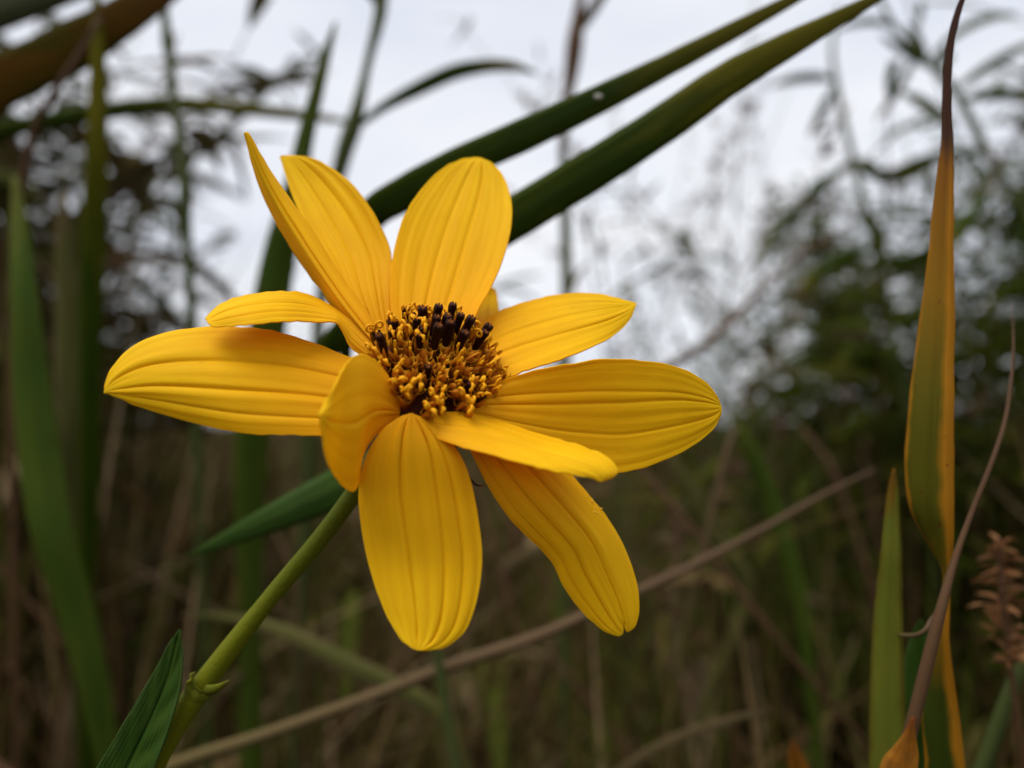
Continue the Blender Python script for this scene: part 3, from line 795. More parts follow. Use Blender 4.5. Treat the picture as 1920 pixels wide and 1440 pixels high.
def blade_pts(pts, root, n=46):
    P3 = PXA([(x, y, d) for x, y, d, *_ in pts])
    wid = np.array([p[3] * p[2] / FPX for p in pts]); tw = np.array([p[4] if len(p) > 4 else 0.0 for p in pts])
    A = catmull(np.hstack([P3, wid[:, None], tw[:, None]]), n)
    along = np.linspace(0, 1, n)
    if root is not None:
        g, m = root_points(P3[0], *root)
        t0 = unit(A[0, :3] - A[1, :3]) * np.linalg.norm(A[0, :3] - g) * 0.25
        k = np.linspace(0, 1, 14)[:-1, None]
        B = (1 - k) ** 3 * g + 3 * (1 - k) ** 2 * k * m + 3 * (1 - k) * k ** 2 * (P3[0] + t0) + k ** 3 * P3[0]
        A = np.vstack([np.hstack([B, wid[0] * (0.5 + 0.5 * k), 0 * k + tw[0]]), A])
        along = np.concatenate([np.zeros(13), along])
    return A[:, :3], np.maximum(A[:, 3], 0.00012), A[:, 4], along

def add_blade(name, pts, mat, parent=None, root=(0.0, 0.06), fold=0.14, thick=0.00025, label=None, cat=None, group=None, n=46, edge=0.0, seed=0):
    P, W, tw, al = blade_pts(pts, root, n)
    T = unit(np.gradient(P, axis=0))
    V = unit(P - CAM)
    S = unit(np.cross(T, V)); N = np.cross(S, T)
    side = np.cos(tw)[:, None] * S + np.sin(tw)[:, None] * N
    if edge:
        r = np.random.default_rng(seed + 3)
        W = W * (1 + edge * np.interp(np.linspace(0, 1, len(W)), np.linspace(0, 1, 50), r.normal(0, 1, 50)))
    mb = MB(); mb.ribbon(P, W, side, fold, cross=(-1, -0.6, -0.2, 0, 0.2, 0.6, 1), along=al)
    o = link(name, mb.mesh(name), M[mat], parent, thick=thick)
    if parent is None: tag(o, label, cat, group)
    return o

def add_stalk(name, pts, mat, parent=None, root=(0.0, 0.06), label=None, cat=None, group=None, n=40, sides=8, bumps=()):
    P, W, _, al = blade_pts(pts, root, n)
    R_ = W / 2
    for kpos, amt in bumps:
        R_ = R_ * (1 + amt * np.exp(-((al - kpos) / 0.012) ** 2))
    mb = MB(); mb.tube(P, R_, sides, along=al)
    o = link(name, mb.mesh(name), M[mat], parent)
    if parent is None: tag(o, label, cat, group)
    return o

# reed standing right behind the flower: its culm is hidden, two long leaves lean to the upper right and one droops to the left
c_pts = [(860, 1480, 0.200, 18), (822, 1240, 0.200, 18), (768, 970, 0.198, 18), (695, 800, 0.196, 18), (628, 690, 0.195, 14), (610, 664, 0.195, 8)]
cp = blade_pts(c_pts, (0.0, 0.05))
reed = empty('reed_plant', cp[0][0])
tag(reed, 'green reed behind the flower with long leaves slanting across the sky', 'reed')
add_stalk('culm', c_pts, 'stalk_green', reed, root=(0.0, 0.05), bumps=((0.5, 0.25), (0.8, 0.25)))
add_blade('leaf', [(650, 720, 0.195, 14), (648, 620, 0.190, 30), (655, 510, 0.184, 46), (692, 410, 0.178, 58), (760, 362, 0.172, 64), (860, 308, 0.168, 62), (980, 254, 0.165, 60), (1100, 198, 0.163, 54), (1220, 138, 0.162, 44), (1340, 76, 0.161, 36), (1450, 18, 0.160, 26), (1540, -30, 0.160, 14), (1600, -60, 0.160, 2)], 'reed', reed, root=None, fold=0.05, edge=0.012, n=90)
add_blade('leaf', [(598, 672, 0.195, 30), (650, 622, 0.188, 60), (740, 555, 0.178, 68), (860, 475, 0.168, 74), (960, 412, 0.163, 78), (1060, 350, 0.160, 78), (1160, 288, 0.157, 76), (1260, 222, 0.155, 72), (1360, 152, 0.153, 66), (1450, 100, 0.152, 54), (1550, 46, 0.151, 36), (1640, -2, 0.150, 20), (1720, -45, 0.150, 4)], 'reed', reed, root=None, fold=0.05, edge=0.012, n=90)
add_blade('leaf', [(728, 862, 0.197, 24), (700, 876, 0.180, 64), (640, 912, 0.168, 74), (560, 950, 0.164, 64), (480, 986, 0.163, 46), (410, 1018, 0.163, 26), (352, 1042, 0.163, 4)], 'leaf', reed, root=None, fold=0.12)

mb = MB(); c = PX(1122, 181, 0.1605)  # small flattened blob, mottled pale, set on the upper reed leaf
mb.grid(np.array([[c + math.sin(p) * (0.0009 * math.cos(q) * RIGHT + 0.0006 * math.sin(q) * UP) - 0.0003 * math.cos(p) * FWD for q in np.linspace(0, 2 * math.pi, 12, endpoint=False)] for p in np.linspace(0.05, math.pi - 0.05, 7)]), closed=True)
link('pale_spot', mb.mesh('pale_spot'), plain_material('pale_spot_mottle', (0.25, 0.23, 0.18, 1), (0.45, 0.42, 0.36, 1)), reed)

# ochre blade on the right, brown and curled at its tip
add_blade('withered_blade', [(1778, 1600, 0.130, 70), (1772, 1440, 0.128, 66), (1762, 1330, 0.127, 62), (1757, 1220, 0.126, 46, 0.5), (1768, 1140, 0.125, 30, 0.9), (1774, 1080, 0.124, 22, 1.0), (1762, 1020, 0.123, 46, 0.5), (1746, 950, 0.122, 76, 0.1), (1742, 870, 0.1215, 80), (1745, 780, 0.121, 76), (1750, 690, 0.121, 68), (1757, 600, 0.121, 58), (1763, 500, 0.121, 45), (1768, 400, 0.121, 36), (1773, 320, 0.121, 28), (1776, 262, 0.121, 20), (1775, 190, 0.121, 16), (1777, 130, 0.121, 15), (1784, 70, 0.121, 13), (1797, 20, 0.121, 11), (1812, -20, 0.121, 8), (1830, -60, 0.121, 5)],
          'ochre', root=(0.02, 0.06), fold=0.06, n=110, edge=0.02, label='tall ochre withering blade with a brown thread-like curled tip', cat='grass blade')
add_blade('grass_blade', [(1672, 1600, 0.136, 84), (1668, 1440, 0.134, 70), (1664, 1330, 0.133, 60), (1664, 1220, 0.132, 54), (1667, 1120, 0.131, 46), (1671, 1040, 0.130, 36), (1673, 960, 0.130, 26), (1675, 910, 0.130, 16), (1676, 878, 0.130, 4)],
          'lime', root=(-0.02, 0.06), fold=0.08, n=70, edge=0.02, label='light green blade with an orange tip beside the ochre blade', cat='grass blade')
add_blade('dark_blade', [(1722, 1600, 0.142, 80), (1720, 1440, 0.141, 72), (1722, 1330, 0.140, 66), (1724, 1250, 0.140, 56), (1726, 1190, 0.140, 30), (1727, 1160, 0.140, 4)],
          'leaf', root=(0.0, 0.06), fold=0.08, label='dark green blade between the light green and ochre blades', cat='grass blade')
add_stalk('dry_stalk', [(1640, 1600, 0.122, 26), (1694, 1420, 0.120, 26), (1715, 1340, 0.1195, 24), (1742, 1230, 0.119, 23), (1765, 1140, 0.119, 19), (1790, 1050, 0.120, 13), (1822, 960, 0.121, 10), (1858, 870, 0.122, 9), (1884, 790, 0.124, 8), (1896, 710, 0.127, 6), (1900, 640, 0.131, 4), (1897, 570, 0.135, 1.5)],
          'twig', root=(-0.03, 0.06), label='thin brown dry stalk crossing in front of the ochre blade', cat='stalk', n=60)
add_blade('dry_leaf', [(1660, 1560, 0.121, 20), (1680, 1460, 0.1195, 60), (1697, 1415, 0.119, 46), (1705, 1380, 0.1188, 22), (1712, 1345, 0.1185, 6)], 'orange', root=(0.0, 0.06), label='small orange dry leaf at the foot of the brown stalk', cat='leaf')
add_stalk('leaf_curl', [(1686, 1190, 0.131, 7), (1704, 1192, 0.128, 9), (1722, 1190, 0.125, 9), (1736, 1180, 0.124, 9), (1744, 1165, 0.1245, 8), (1755, 1150, 0.125, 7)], 'twig_pale', root=None, label='tiny pale dry curl caught between the green and ochre blades', cat='curl', n=24)
# left side
add_blade('grass_blade', [(220, 1500, 0.26, 40), (178, 1290, 0.25, 52), (140, 1140, 0.245, 64), (100, 1000, 0.24, 70), (75, 850, 0.24, 72), (58, 700, 0.24, 62), (46, 560, 0.24, 46), (36, 420, 0.245, 30), (28, 330, 0.25, 8)],
          'green', root=(0.02, 0.06), label='broad green blade bending down past the left petal', cat='grass blade')
add_blade('grass_blade', [(150, 1300, 0.33, 30), (140, 1000, 0.32, 44), (132, 800, 0.31, 48), (128, 600, 0.31, 44), (122, 460, 0.31, 34), (118, 360, 0.31, 10)], 'olive', label='upright olive blade behind the broad green blade', cat='grass blade')
add_blade('grass_blade', [(165, 1350, 0.32, 30), (168, 900, 0.30, 34), (170, 600, 0.29, 40), (176, 430, 0.285, 42), (182, 280, 0.28, 36), (184, 130, 0.28, 28), (182, 20, 0.28, 18), (180, -60, 0.28, 6)], 'reed', label='slim dark green blade standing upright among the rusty leaves', cat='grass blade')
add_blade('rusty_leaf', [(-520, 700, 0.33, 50), (-300, 380, 0.31, 80), (-120, 230, 0.30, 92), (20, 145, 0.29, 92), (140, 85, 0.285, 86), (230, 32, 0.28, 70), (310, -20, 0.28, 48), (400, -80, 0.28, 8)], 'rust', root=(-0.05, 0.08), label='broad rusty brown leaf slanting across the corner', cat='leaf', fold=0.06, edge=0.04)
add_blade('grey_green_leaf', [(-420, 380, 0.36, 40), (-200, 120, 0.34, 60), (-40, 36, 0.33, 66), (70, -2, 0.33, 56), (180, -40, 0.33, 40), (280, -80, 0.33, 8)], 'greygreen', root=(-0.05, 0.05), label='grey green leaf above the broad rusty leaf', cat='leaf')
add_stalk('bent_stalk', [(30, 1300, 0.30, 14), (22, 800, 0.29, 14), (24, 560, 0.285, 14), (34, 390, 0.28, 15), (62, 250, 0.275, 15), (104, 170, 0.27, 13), (150, 100, 0.27, 11), (190, 30, 0.27, 8)], 'twig', label='bent reddish brown stalk curving below the rusty leaf', cat='stalk')
add_stalk('noded_stalk', [(390, 1400, 0.36, 16), (372, 900, 0.34, 17), (362, 640, 0.33, 18), (352, 480, 0.325, 19), (345, 330, 0.32, 19), (330, 210, 0.32, 18), (316, 90, 0.32, 17), (306, 0, 0.32, 16), (298, -80, 0.32, 14)], 'stalk_green', label='thin green noded stalk beside the pointed petal', cat='stalk', bumps=((0.72, 0.5), (0.9, 0.5)), n=60)
add_blade('arched_blade', [(-260, 700, 0.42, 22), (-180, 420, 0.40, 28), (-40, 268, 0.39, 32), (100, 226, 0.385, 34), (240, 203, 0.38, 32), (340, 196, 0.375, 28), (450, 204, 0.37, 24), (560, 215, 0.37, 20), (680, 232, 0.37, 4)], 'reed', root=(0.0, 0.05), label='dark green blade arching level across the sky to the left petals', cat='grass blade')
add_blade('grass_blade', [(300, 640, 0.95, 10), (352, 320, 0.93, 14), (430, 238, 0.92, 18), (505, 160, 0.91, 18), (560, 132, 0.90, 12), (620, 135, 0.90, 3)], 'greygreen', root=(0.0, 0.05), label='faint grey blade leaning past the noded stalk', cat='grass blade')
add_blade('slim_blade', [(470, 1200, 0.30, 40), (470, 860, 0.28, 60), (498, 640, 0.27, 68), (522, 490, 0.265, 62), (552, 360, 0.26, 44), (572, 260, 0.26, 32), (592, 180, 0.26, 26), (612, 100, 0.26, 18), (630, 40, 0.26, 4)], 'green', label='slim green blade rising behind the short bent petal', cat='grass blade')
# stalk with a leaf, behind the blunt petal
s_pts = [(560, 1200, 0.36, 22), (590, 700, 0.34, 22), (622, 400, 0.325, 24), (644, 290, 0.32, 32), (664, 230, 0.318, 34), (676, 180, 0.316, 18), (694, 100, 0.315, 17), (712, 30, 0.315, 24), (718, -40, 0.315, 24), (724, -120, 0.315, 16)]
sq = blade_pts(s_pts, (0, 0.06))[0]
sg = empty('leafy_grass_stalk', sq[0])
tag(sg, 'olive jointed grass stalk with one arched leaf, behind the blunt petal', 'grass')
add_stalk('stalk', s_pts, 'stalk_green', sg, bumps=((0.8, 0.2),))
add_blade('leaf', [(672, 236, 0.317, 10), (720, 200, 0.315, 18), (780, 168, 0.312, 26), (850, 136, 0.31, 28), (910, 124, 0.31, 24), (960, 124, 0.31, 18), (1008, 138, 0.31, 4)], 'reed', sg, root=None)
add_blade('leaf', [(716, 20, 0.315, 10), (690, -20, 0.316, 16), (660, -70, 0.318, 10), (640, -110, 0.32, 3)], 'greygreen', sg, root=None)
# brown sheathed stalk
b_pts = [(1058, 1300, 0.40, 18), (1060, 700, 0.385, 20), (1062, 520, 0.38, 21), (1060, 400, 0.378, 20), (1056, 280, 0.375, 18), (1062, 200, 0.373, 18), (1072, 130, 0.372, 28), (1078, 80, 0.371, 32), (1084, 30, 0.37, 22), (1094, -40, 0.37, 14), (1100, -120, 0.37, 6)]
bq = blade_pts(b_pts, (0, 0.06))[0]
bg = empty('sheathed_stalk', bq[0])
tag(bg, 'brown sheathed stalk standing behind the two slanting reed leaves', 'stalk')
add_stalk('stalk', b_pts[:5], 'stalk_green', bg)
add_stalk('sheath', [(1056, 290, 0.375, 18), (1062, 200, 0.373, 18), (1072, 130, 0.372, 28), (1078, 80, 0.371, 32), (1084, 30, 0.37, 22), (1094, -40, 0.37, 14), (1100, -120, 0.37, 6)], 'twig', bg, root=None)
add_blade('leaf', [(1078, 70, 0.372, 10), (1110, 20, 0.372, 20), (1140, -30, 0.373, 16), (1160, -90, 0.373, 3)], 'straw', bg, root=None)
# long straws low across the picture
add_stalk('long_straw', [(120, 1540, 0.215, 24), (310, 1440, 0.21, 24), (500, 1376, 0.208, 23), (700, 1304, 0.206, 22), (850, 1247, 0.205, 24), (1000, 1196, 0.205, 21), (1150, 1130, 0.206, 18), (1300, 1060, 0.208, 16), (1430, 992, 0.21, 13), (1540, 930, 0.212, 10), (1640, 880, 0.214, 5)],
          'twig_pale', root=(-0.02, 0.03), label='long tan straw lying aslant below the flower', cat='straw', n=60)
add_blade('grass_blade', [(900, 1520, 0.27, 24), (830, 1350, 0.265, 30), (740, 1285, 0.262, 32), (640, 1238, 0.26, 32), (560, 1196, 0.26, 28), (490, 1170, 0.262, 22), (400, 1154, 0.265, 10), (340, 1156, 0.27, 3)], 'olive', root=(0.01, 0.03), label='olive blade arched over behind the flower stem', cat='grass blade')
add_blade('straw', [(1080, 1520, 0.22, 18), (1190, 1428, 0.215, 18), (1280, 1380, 0.213, 18), (1370, 1350, 0.212, 14), (1450, 1328, 0.212, 3)], 'straw', root=(-0.01, 0.03), label='short grey straw low under the notched petal', cat='straw')
add_blade('orange_blade', [(1510, 1560, 0.19, 34), (1500, 1460, 0.188, 36), (1492, 1420, 0.187, 26), (1486, 1390, 0.186, 4)], 'orange', label='orange dry blade tip poking up from the undergrowth', cat='grass blade')
add_blade('pale_blade', [(1000, 1300, 0.42, 24), (1090, 1120, 0.40, 26), (1075, 1045, 0.395, 28), (1010, 1030, 0.39, 26), (950, 1062, 0.39, 18), (925, 1090, 0.39, 4)], 'straw', label='pale dry blade bent into a hoop between two hanging petals', cat='grass blade')
add_stalk('bare_twig', [(1150, 760, 0.42, 18), (1260, 684, 0.41, 18), (1330, 640, 0.40, 17), (1400, 572, 0.40, 14), (1460, 512, 0.40, 12), (1520, 465, 0.40, 9), (1600, 420, 0.40, 5)], 'twig', root=(-0.1, 0.05), label='bare brown twig leaning out past the pleated petal', cat='twig')
add_stalk('green_stalk', [(1790, 1560, 0.18, 26), (1850, 1420, 0.175, 26), (1890, 1310, 0.172, 26), (1940, 1200, 0.17, 24), (2000, 1080, 0.17, 14)], 'stalk_green', label='green stalk rising past the rusty seed head', cat='stalk')
add_blade('grass_blade', [(1330, 1300, 0.36, 20), (1400, 1110, 0.35, 30), (1340, 1010, 0.345, 32), (1280, 900, 0.34, 26), (1240, 820, 0.34, 6)], 'olive', label='dull green blade leaning behind the pleated petal', cat='grass blade')
add_blade('grass_blade', [(1530, 1380, 0.34, 20), (1500, 1130, 0.33, 28), (1450, 950, 0.325, 34), (1405, 840, 0.32, 26), (1370, 770, 0.32, 5)], 'green', label='green blade right of the pleated petal pointing at its tip', cat='grass blade')

# rusty seed head at the right edge
hd = empty('rusty_seed_head', root_points(PX(1900, 1450, 0.165))[0])
tag(hd, 'rusty brown dry seed head at the edge beside the ochre blade', 'seed head')
add_stalk('stalk', [(1935, 1600, 0.170, 12), (1915, 1400, 0.166, 12), (1895, 1250, 0.164, 10), (1880, 1120, 0.163, 8), (1872, 1010, 0.163, 5)], 'twig', hd)
mb = MB(); r = np.random.default_rng(21)
for i in range(90):
    k = r.uniform(0, 1)
    p0 = PX(1893 - 22 * k + r.normal(0, 8), 1250 - 235 * k, 0.1635)
    dirv = unit(RIGHT * r.normal(0, 0.8) + UP * r.uniform(0.1, 1.1) + FWD * r.normal(0, 0.8))
    ln = r.uniform(0.003, 0.008) * (1.1 - 0.4 * k)
    q = np.linspace(0, 1, 6)[:, None]
    P = p0 + dirv * ln * q - np.array([0, 0, 1]) * ln * 0.4 * q ** 2
    mb.ribbon(P, 0.0011 * np.array([0.3, 0.8, 1.0, 0.9, 0.6, 0.1]), r.normal(0, 1, 3), 0.3, tint=r.uniform(0, 1))
tag(link('seed_spikelets', mb.mesh('seed_spikelets'), M['rustseed'], hd), kind='stuff')

# ---- leafy weeds
def leaf_ribbon(mb, p0, dirv, ln, wd, r, tint, droop=0.5, seg=7):
    q = np.linspace(0, 1, seg)[:, None]
    P = p0 + dirv * ln * q + np.array([0, 0, -1.0]) * ln * droop * q ** 2 + r.normal(0, 0.10, 3) * ln * q ** 2
    k = q[:, 0]
    w = wd * np.clip(np.sin(np.pi * np.clip(k * 0.92 + 0.06, 0, 1)) ** 0.8, 0.05, 1)
    side = unit(np.cross(dirv, np.array([0, 0, 1.0])) + r.normal(0, 0.35, 3))
    mb.ribbon(P, w, side, 0.16, tint)

def weed(x, y, h, r, lean=(0, 0), leaf=(0.06, 0.010), nleaf=70, branches=5, heads=0, start=0.25, tint=(0.0, 0.85), name='leafy_weed', label='', group='', cat='weed', thick=0.0022, spread=1.0):
    base = np.array([x, y, float(ground_height(x, y)) - 0.01])
    e = empty(name, base)
    tag(e, label, cat, group)
    k = np.linspace(0, 1, 16)[:, None]
    bend = np.array([lean[0], lean[1], 0.0]) + np.append(r.normal(0, 0.05, 2), 0) * h
    main = base + np.array([0, 0, h]) * k + bend * k ** 1.7 + np.hstack([0.006 * np.sin(9 * k + r.uniform(0, 6)), 0.006 * np.cos(8 * k), 0 * k])
    ms = MB(); ml = MB(); mh = MB()
    ms.tube(main, thick * (1.1 - 0.75 * k[:, 0]), 6, tint=r.uniform(0.2, 0.9))
    axes = [(main, h)]
    for b in range(branches):
        i0 = int(r.uniform(0.30, 0.85) * 15)
        a = r.uniform(0, 2 * math.pi)
        dv = unit(np.array([math.cos(a), math.sin(a), r.uniform(0.7, 1.6)]))
        ln = h * r.uniform(0.18, 0.38) * spread
        kk = np.linspace(0, 1, 9)[:, None]
        P = main[i0] + dv * ln * kk + np.array([0, 0, 0.15 * ln]) * kk ** 2
        ms.tube(P, thick * 0.5 * (1 - 0.6 * kk[:, 0]), 5, tint=r.uniform(0.2, 0.9))
        axes.append((P, ln))
    wts = np.array([a[1] for a in axes]); wts[0] *= 1.2; wts /= wts.sum()
    for i in range(nleaf):
        P, ln_ = axes[r.choice(len(axes), p=wts)]
        lo = start if P is main else 0.1
        q = r.uniform(lo, 1.0); idx = q * (len(P) - 1); j = int(min(idx, len(P) - 2)); p0 = P[j] + (P[j + 1] - P[j]) * (idx - j)
        a = r.uniform(0, 2 * math.pi)
        dv = unit(np.array([math.cos(a), math.sin(a), r.uniform(-0.1, 0.9)]))
        s = r.uniform(0.5, 1.15) * (1.15 - 0.55 * q)
        leaf_ribbon(ml, p0, dv, leaf[0] * s, leaf[1] * s * r.uniform(0.8, 1.2), r, r.uniform(*tint), droop=r.uniform(0.1, 0.7))
    for i in range(heads):
        P, _ = axes[r.integers(len(axes))]
        p0 = P[-1] - (P[-1] - P[-2]) * r.uniform(0, 2.5)
        for j in range(10):
            dv = unit(r.normal(0, 1, 3) + np.array([0, 0, 0.8]))
            leaf_ribbon(mh, p0, dv, r.uniform(0.008, 0.02), r.uniform(0.0012, 0.003), r, r.uniform(0, 1), 0.1, seg=4)
    link('stem', ms.mesh('stem'), M['twig'] if r.random() < 0.45 else M['stalk_green'], e)
    if nleaf: tag(link('foliage', ml.mesh('foliage'), M['thicket' if name == 'thicket_weed' else 'weed'], e), kind='stuff')
    if heads: tag(link('seed_heads', mh.mesh('seed_heads'), M['weed_brown'], e), kind='stuff')
    return e

def at(px, d):
    p = PX(px, 720, d); return p[0], p[1]

wr = np.random.default_rng(99)
# bushy weeds on the right
for px, d, h, n, lf in ((1890, 0.62, 0.86, 120, (0.085, 0.011)), (1760, 0.74, 0.84, 130, (0.085, 0.011)), (1950, 0.85, 1.00, 150, (0.10, 0.013)), (1640, 0.88, 0.86, 130, (0.09, 0.012)),
                        (1820, 1.05, 1.02, 150, (0.10, 0.013)), (1540, 1.05, 0.86, 120, (0.09, 0.011)), (1700, 1.30, 1.02, 150, (0.10, 0.014)), (1930, 1.30, 1.20, 170, (0.11, 0.014)), (1440, 1.30, 0.86, 120, (0.09, 0.012)), (1600, 1.6, 1.05, 140, (0.11, 0.014)), (2060, 0.7, 0.95, 130, (0.09, 0.012)),
                        (1500, 0.60, 0.73, 90, (0.075, 0.010)), (1600, 0.56, 0.75, 90, (0.075, 0.010)), (1700, 0.62, 0.79, 100, (0.08, 0.010)), (1825, 0.56, 0.79, 100, (0.075, 0.010)), (1400, 0.78, 0.75, 90, (0.08, 0.010)), (1560, 0.80, 0.83, 100, (0.08, 0.011))):
    x, y = at(px, d)
    weed(x, y, h * wr.uniform(0.96, 1.04), wr, lean=(wr.normal(0, 0.06), wr.normal(0, 0.04)), leaf=(lf[0] * 1.0, lf[1] * 0.95), nleaf=int(n * 2.9), branches=12, heads=6, start=0.3, label='tall bushy narrow-leaved weed rising above the thicket beyond the ochre blade' if h > 0.835 else 'low bushy narrow-leaved weed filling the foot of the thicket beyond the ochre blade', group='tall bushy weeds beyond the ochre blade' if h > 0.835 else 'low bushy weeds beyond the ochre blade')
# two taller broad-bladed weeds whose leaves can be told apart
def leafy_plant(label, stem_pts_, leaves, mat='reed', smat='stalk_green'):
    g = blade_pts(stem_pts_, (0.0, 0.05))[0][0]
    e = empty('willow_leaved_weed', g)
    tag(e, label, 'weed')
    add_stalk('stem', stem_pts_, smat, e, root=(0.0, 0.05))
    for pts in leaves:
        add_blade('leaf', pts, mat, e, root=None, n=16)
D1 = 0.50
leafy_plant('dark willow-leaved weed leaning in from the edge above the bushy weeds',
            [(2080, 800, D1, 16), (1985, 520, D1, 18), (1920, 400, D1, 18), (1850, 285, D1, 17), (1790, 170, D1, 15), (1720, 95, D1, 13), (1670, 40, D1, 10), (1640, -30, D1, 8), (1620, -90, D1, 4)],
            [[(x0 + (x1 - x0) * k, y0 + (y1 - y0) * k + bend * 4 * k * (1 - k), D1 + dz * k, w * 0.75 * q) for k, q in ((0, 0.25), (0.25, 0.9), (0.5, 1.0), (0.75, 0.75), (1.0, 0.06))]
             for x0, y0, x1, y1, bend, w, dz in ((1790, 170, 1960, 70, -8, 26, 0.03), (1800, 190, 1960, 205, -22, 30, -0.02), (1850, 285, 1650, 330, -10, 30, 0.05), (1870, 320, 1760, 480, 12, 30, -0.03), (1720, 95, 1640, 230, 10, 20, 0.02), (1905, 375, 1960, 560, 10, 34, 0.0), (1680, 50, 1560, 60, -14, 18, 0.02), (1985, 520, 1830, 590, -10, 34, 0.03))])
D2 = 0.56
leafy_plant('willow-leaved weed with long pointed leaves in front of the wiry seed stalks',
            [(1760, 1100, D2, 14), (1700, 760, D2, 16), (1645, 480, D2, 15), (1600, 300, D2, 13), (1572, 180, D2, 12), (1560, 90, D2, 9), (1575, 10, D2, 6)],
            [[(x0 + (x1 - x0) * k, y0 + (y1 - y0) * k + bend * 4 * k * (1 - k), D2 + dz * k, w * 0.75 * q) for k, q in ((0, 0.25), (0.25, 0.9), (0.5, 1.0), (0.75, 0.75), (1.0, 0.06))]
             for x0, y0, x1, y1, bend, w, dz in ((1600, 300, 1395, 510, -14, 34, 0.02), (1605, 310, 1760, 300, 26, 34, 0.03), (1570, 150, 1440, 165, -12, 24, 0.0), (1565, 160, 1515, 260, 4, 24, 0.02), (1640, 470, 1480, 560, -20, 36, -0.02), (1650, 500, 1830, 420, 14, 36, 0.02), (1690, 700, 1560, 690, -30, 40, 0.0), (1695, 740, 1870, 640, -10, 40, 0.03), (1670, 600, 1780, 560, 20, 34, -0.03))])
# wiry seed stalks against the sky
for px, d, h in ((1238, 0.52, 0.75), (1345, 0.66, 0.80), (1440, 0.70, 0.83), (1250, 0.80, 0.90), (1330, 1.00, 0.93), (1420, 0.85, 0.92), (1180, 1.25, 0.96), (1500, 1.2, 1.05), (1120, 0.95, 1.02), (1300, 1.6, 1.05), (1240, 0.62, 0.98)):
    x, y = at(px, d)
    weed(x, y, h, wr, lean=(wr.normal(0.03, 0.06), 0), leaf=(0.05, 0.004), nleaf=26, branches=8, heads=26, start=0.5, tint=(0.5, 1.0), name='wiry_seed_stalk', label='wiry brown seed stalk standing against the pale sky', group='wiry seed stalks against the sky', cat='seed stalk', thick=0.0015)
# dark thicket on the left
for px, d, h, n, lf in ((-60, 0.55, 0.90, 130, (0.09, 0.013)), (60, 0.62, 0.82, 130, (0.09, 0.013)), (110, 0.66, 0.80, 120, (0.08, 0.012)), (205, 0.74, 0.76, 110, (0.06, 0.010)), (-30, 0.85, 1.05, 150, (0.10, 0.014)),
                        (60, 0.95, 1.0, 150, (0.09, 0.013)), (170, 1.10, 0.88, 130, (0.07, 0.011)), (-120, 0.80, 1.10, 150, (0.10, 0.014)), (20, 1.3, 1.15, 160, (0.10, 0.014)), (120, 1.5, 1.05, 150, (0.09, 0.013))):
    x, y = at(px, d)
    weed(x, y, h, wr, lean=(wr.normal(0, 0.04), 0), leaf=(lf[0] * 1.1, lf[1] * 1.3), nleaf=int(n * 2.0), branches=10, heads=3, start=0.15, tint=(0.0, 1.0), name='thicket_weed', label='dense dark weed in the thicket behind the rusty leaf', group='thicket weeds behind the rusty leaf')

# ---- dry stalks one can tell apart in the undergrowth
sr = np.random.default_rng(5)
for i in range(26):
    px, py, d = sr.uniform(-50, 1950), sr.uniform(900, 1450), sr.uniform(0.26, 0.6)
    a = float(np.clip(sr.normal(0, 0.7), -1.15, 1.15))
    ln = sr.uniform(250, 520)
    ux, uy = math.sin(a), -math.cos(a)
    w0 = sr.uniform(0.0016, 0.0034) * FPX / d
    pts = [(px - ux * ln, py - uy * ln, d * 1.05, w0), (px - ux * ln * 0.4, py - uy * ln * 0.4 + 5, d, w0), (px + ux * ln * 0.2 + sr.normal(0, 12), py + uy * ln * 0.2, d, w0 * 0.9), (px + ux * ln * 0.6, max(py + uy * ln * 0.6, 800), d * 1.03, w0 * 0.6)]
    add_stalk('dry_grass_stalk', pts, 'twig_pale' if sr.random() < 0.45 else 'twig', root=(-ux * 0.06, 0.05), label='loose dry brown stalk leaning in the dark undergrowth', cat='stalk', group='loose dry stalks in the undergrowth', n=22, sides=6)

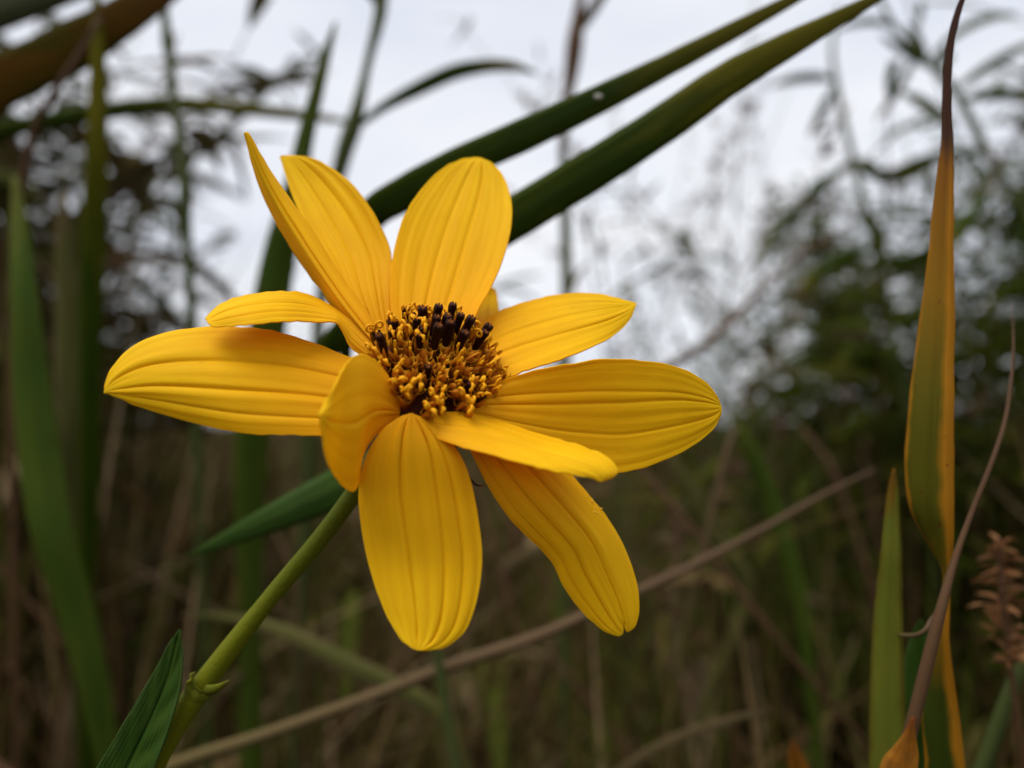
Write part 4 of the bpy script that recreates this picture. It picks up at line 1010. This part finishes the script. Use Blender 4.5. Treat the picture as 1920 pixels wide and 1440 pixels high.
# ---- tangle of dry grass, uncountable
def tangle(count, dmin, dmax, hfun, r, wid=(0.002, 0.006), seg=6, tints=None, lean=1.1):
    mb = MB()
    for i in range(count):
        d = dmin * (dmax / dmin) ** r.uniform(0, 1)
        x = r.uniform(-1.1, 1.1) * (d + 0.12)
        y = d
        z = float(ground_height(x, y))
        h = hfun(x, y) * r.uniform(0.25, 1.0)
        a = r.uniform(0, 2 * math.pi)
        lay = r.uniform(0.1, lean) ** 1.2
        q = np.linspace(0, 1, seg)[:, None]
        out = np.array([math.cos(a), math.sin(a), 0.0])
        P = np.array([x, y, z]) + np.array([0, 0, h]) * (q - 0.25 * lay * q ** 2.5) + out * h * lay * 0.6 * q ** 1.6
        P = P + np.hstack([r.normal(0, 0.004, (seg, 2)), np.zeros((seg, 1))]) * q
        if P[:, 1].min() < 0.22: continue
        w = r.uniform(*wid) * np.array([0.8, 1.0, 1.0, 0.85, 0.6, 0.1])[:seg]
        t = np.clip(r.beta(1.3, 1.6), 0, 1) if tints is None else float(r.choice(tints))
        mb.ribbon(P, w, np.array([math.cos(a + 1.57 + r.normal(0, 0.6)), math.sin(a + 1.57), 0.0]), 0.18, t)
    return mb

def grass_h(x, y):
    d = max(y, 0.1)
    side = x / d
    h = 0.52 + 0.13 * min(d, 4.5)
    h += 0.50 * min(1.0, max(0.0, -side - 0.43) / 0.2) * min(d, 1.3) + 0.14 * max(0.0, side - 0.32) / 0.3 * min(d, 1.5)
    return h

tr_ = np.random.default_rng(31)
mb = tangle(8500, 0.28, 1.2, grass_h, tr_)
tag(link('dry_grass', mb.mesh('dry_grass'), M['tangle']), label='matted tangle of dry brown and dull green grass under the flower', cat='grass', kind='stuff')
mb = tangle(10000, 1.0, 9.0, grass_h, tr_, wid=(0.004, 0.012))
tag(link('meadow_grass', mb.mesh('meadow_grass'), M['tangle']), label='tall dull meadow grass stretching away behind the undergrowth', cat='grass', kind='stuff')

mb = tangle(1900, 0.30, 1.0, lambda x, y: grass_h(x, y) * 1.02, tr_, wid=(0.003, 0.0085), tints=[0.62, 0.72, 0.80, 0.84, 0.93, 0.97, 1.0], lean=1.7)
tag(link('bent_grass', mb.mesh('bent_grass'), M['tangle']), label='paler bent grass blades leaning every way through the dry tangle', cat='grass', kind='stuff')
mb = MB()
for i in range(900):
    d = 0.42 * (2.6 / 0.42) ** tr_.uniform(0, 1)
    x = tr_.uniform(-0.8, 0.8) * (d + 0.1)
    z = grass_h(x, d) * tr_.uniform(0.25, 0.92)
    dv = unit(tr_.normal(0, 1, 3) * np.array([1, 1, 0.8]))
    leaf_ribbon(mb, np.array([x, d, z]), dv, tr_.uniform(0.02, 0.07), tr_.uniform(0.005, 0.014), tr_, float(tr_.choice([0.5, 0.6, 0.75, 0.85, 0.92, 0.97, 1.0])), droop=tr_.uniform(0.2, 1.2))
tag(link('dead_leaves', mb.mesh('dead_leaves'), M['tangle']), label='curled dead leaves caught in the dry grass tangle', cat='leaves', kind='stuff')
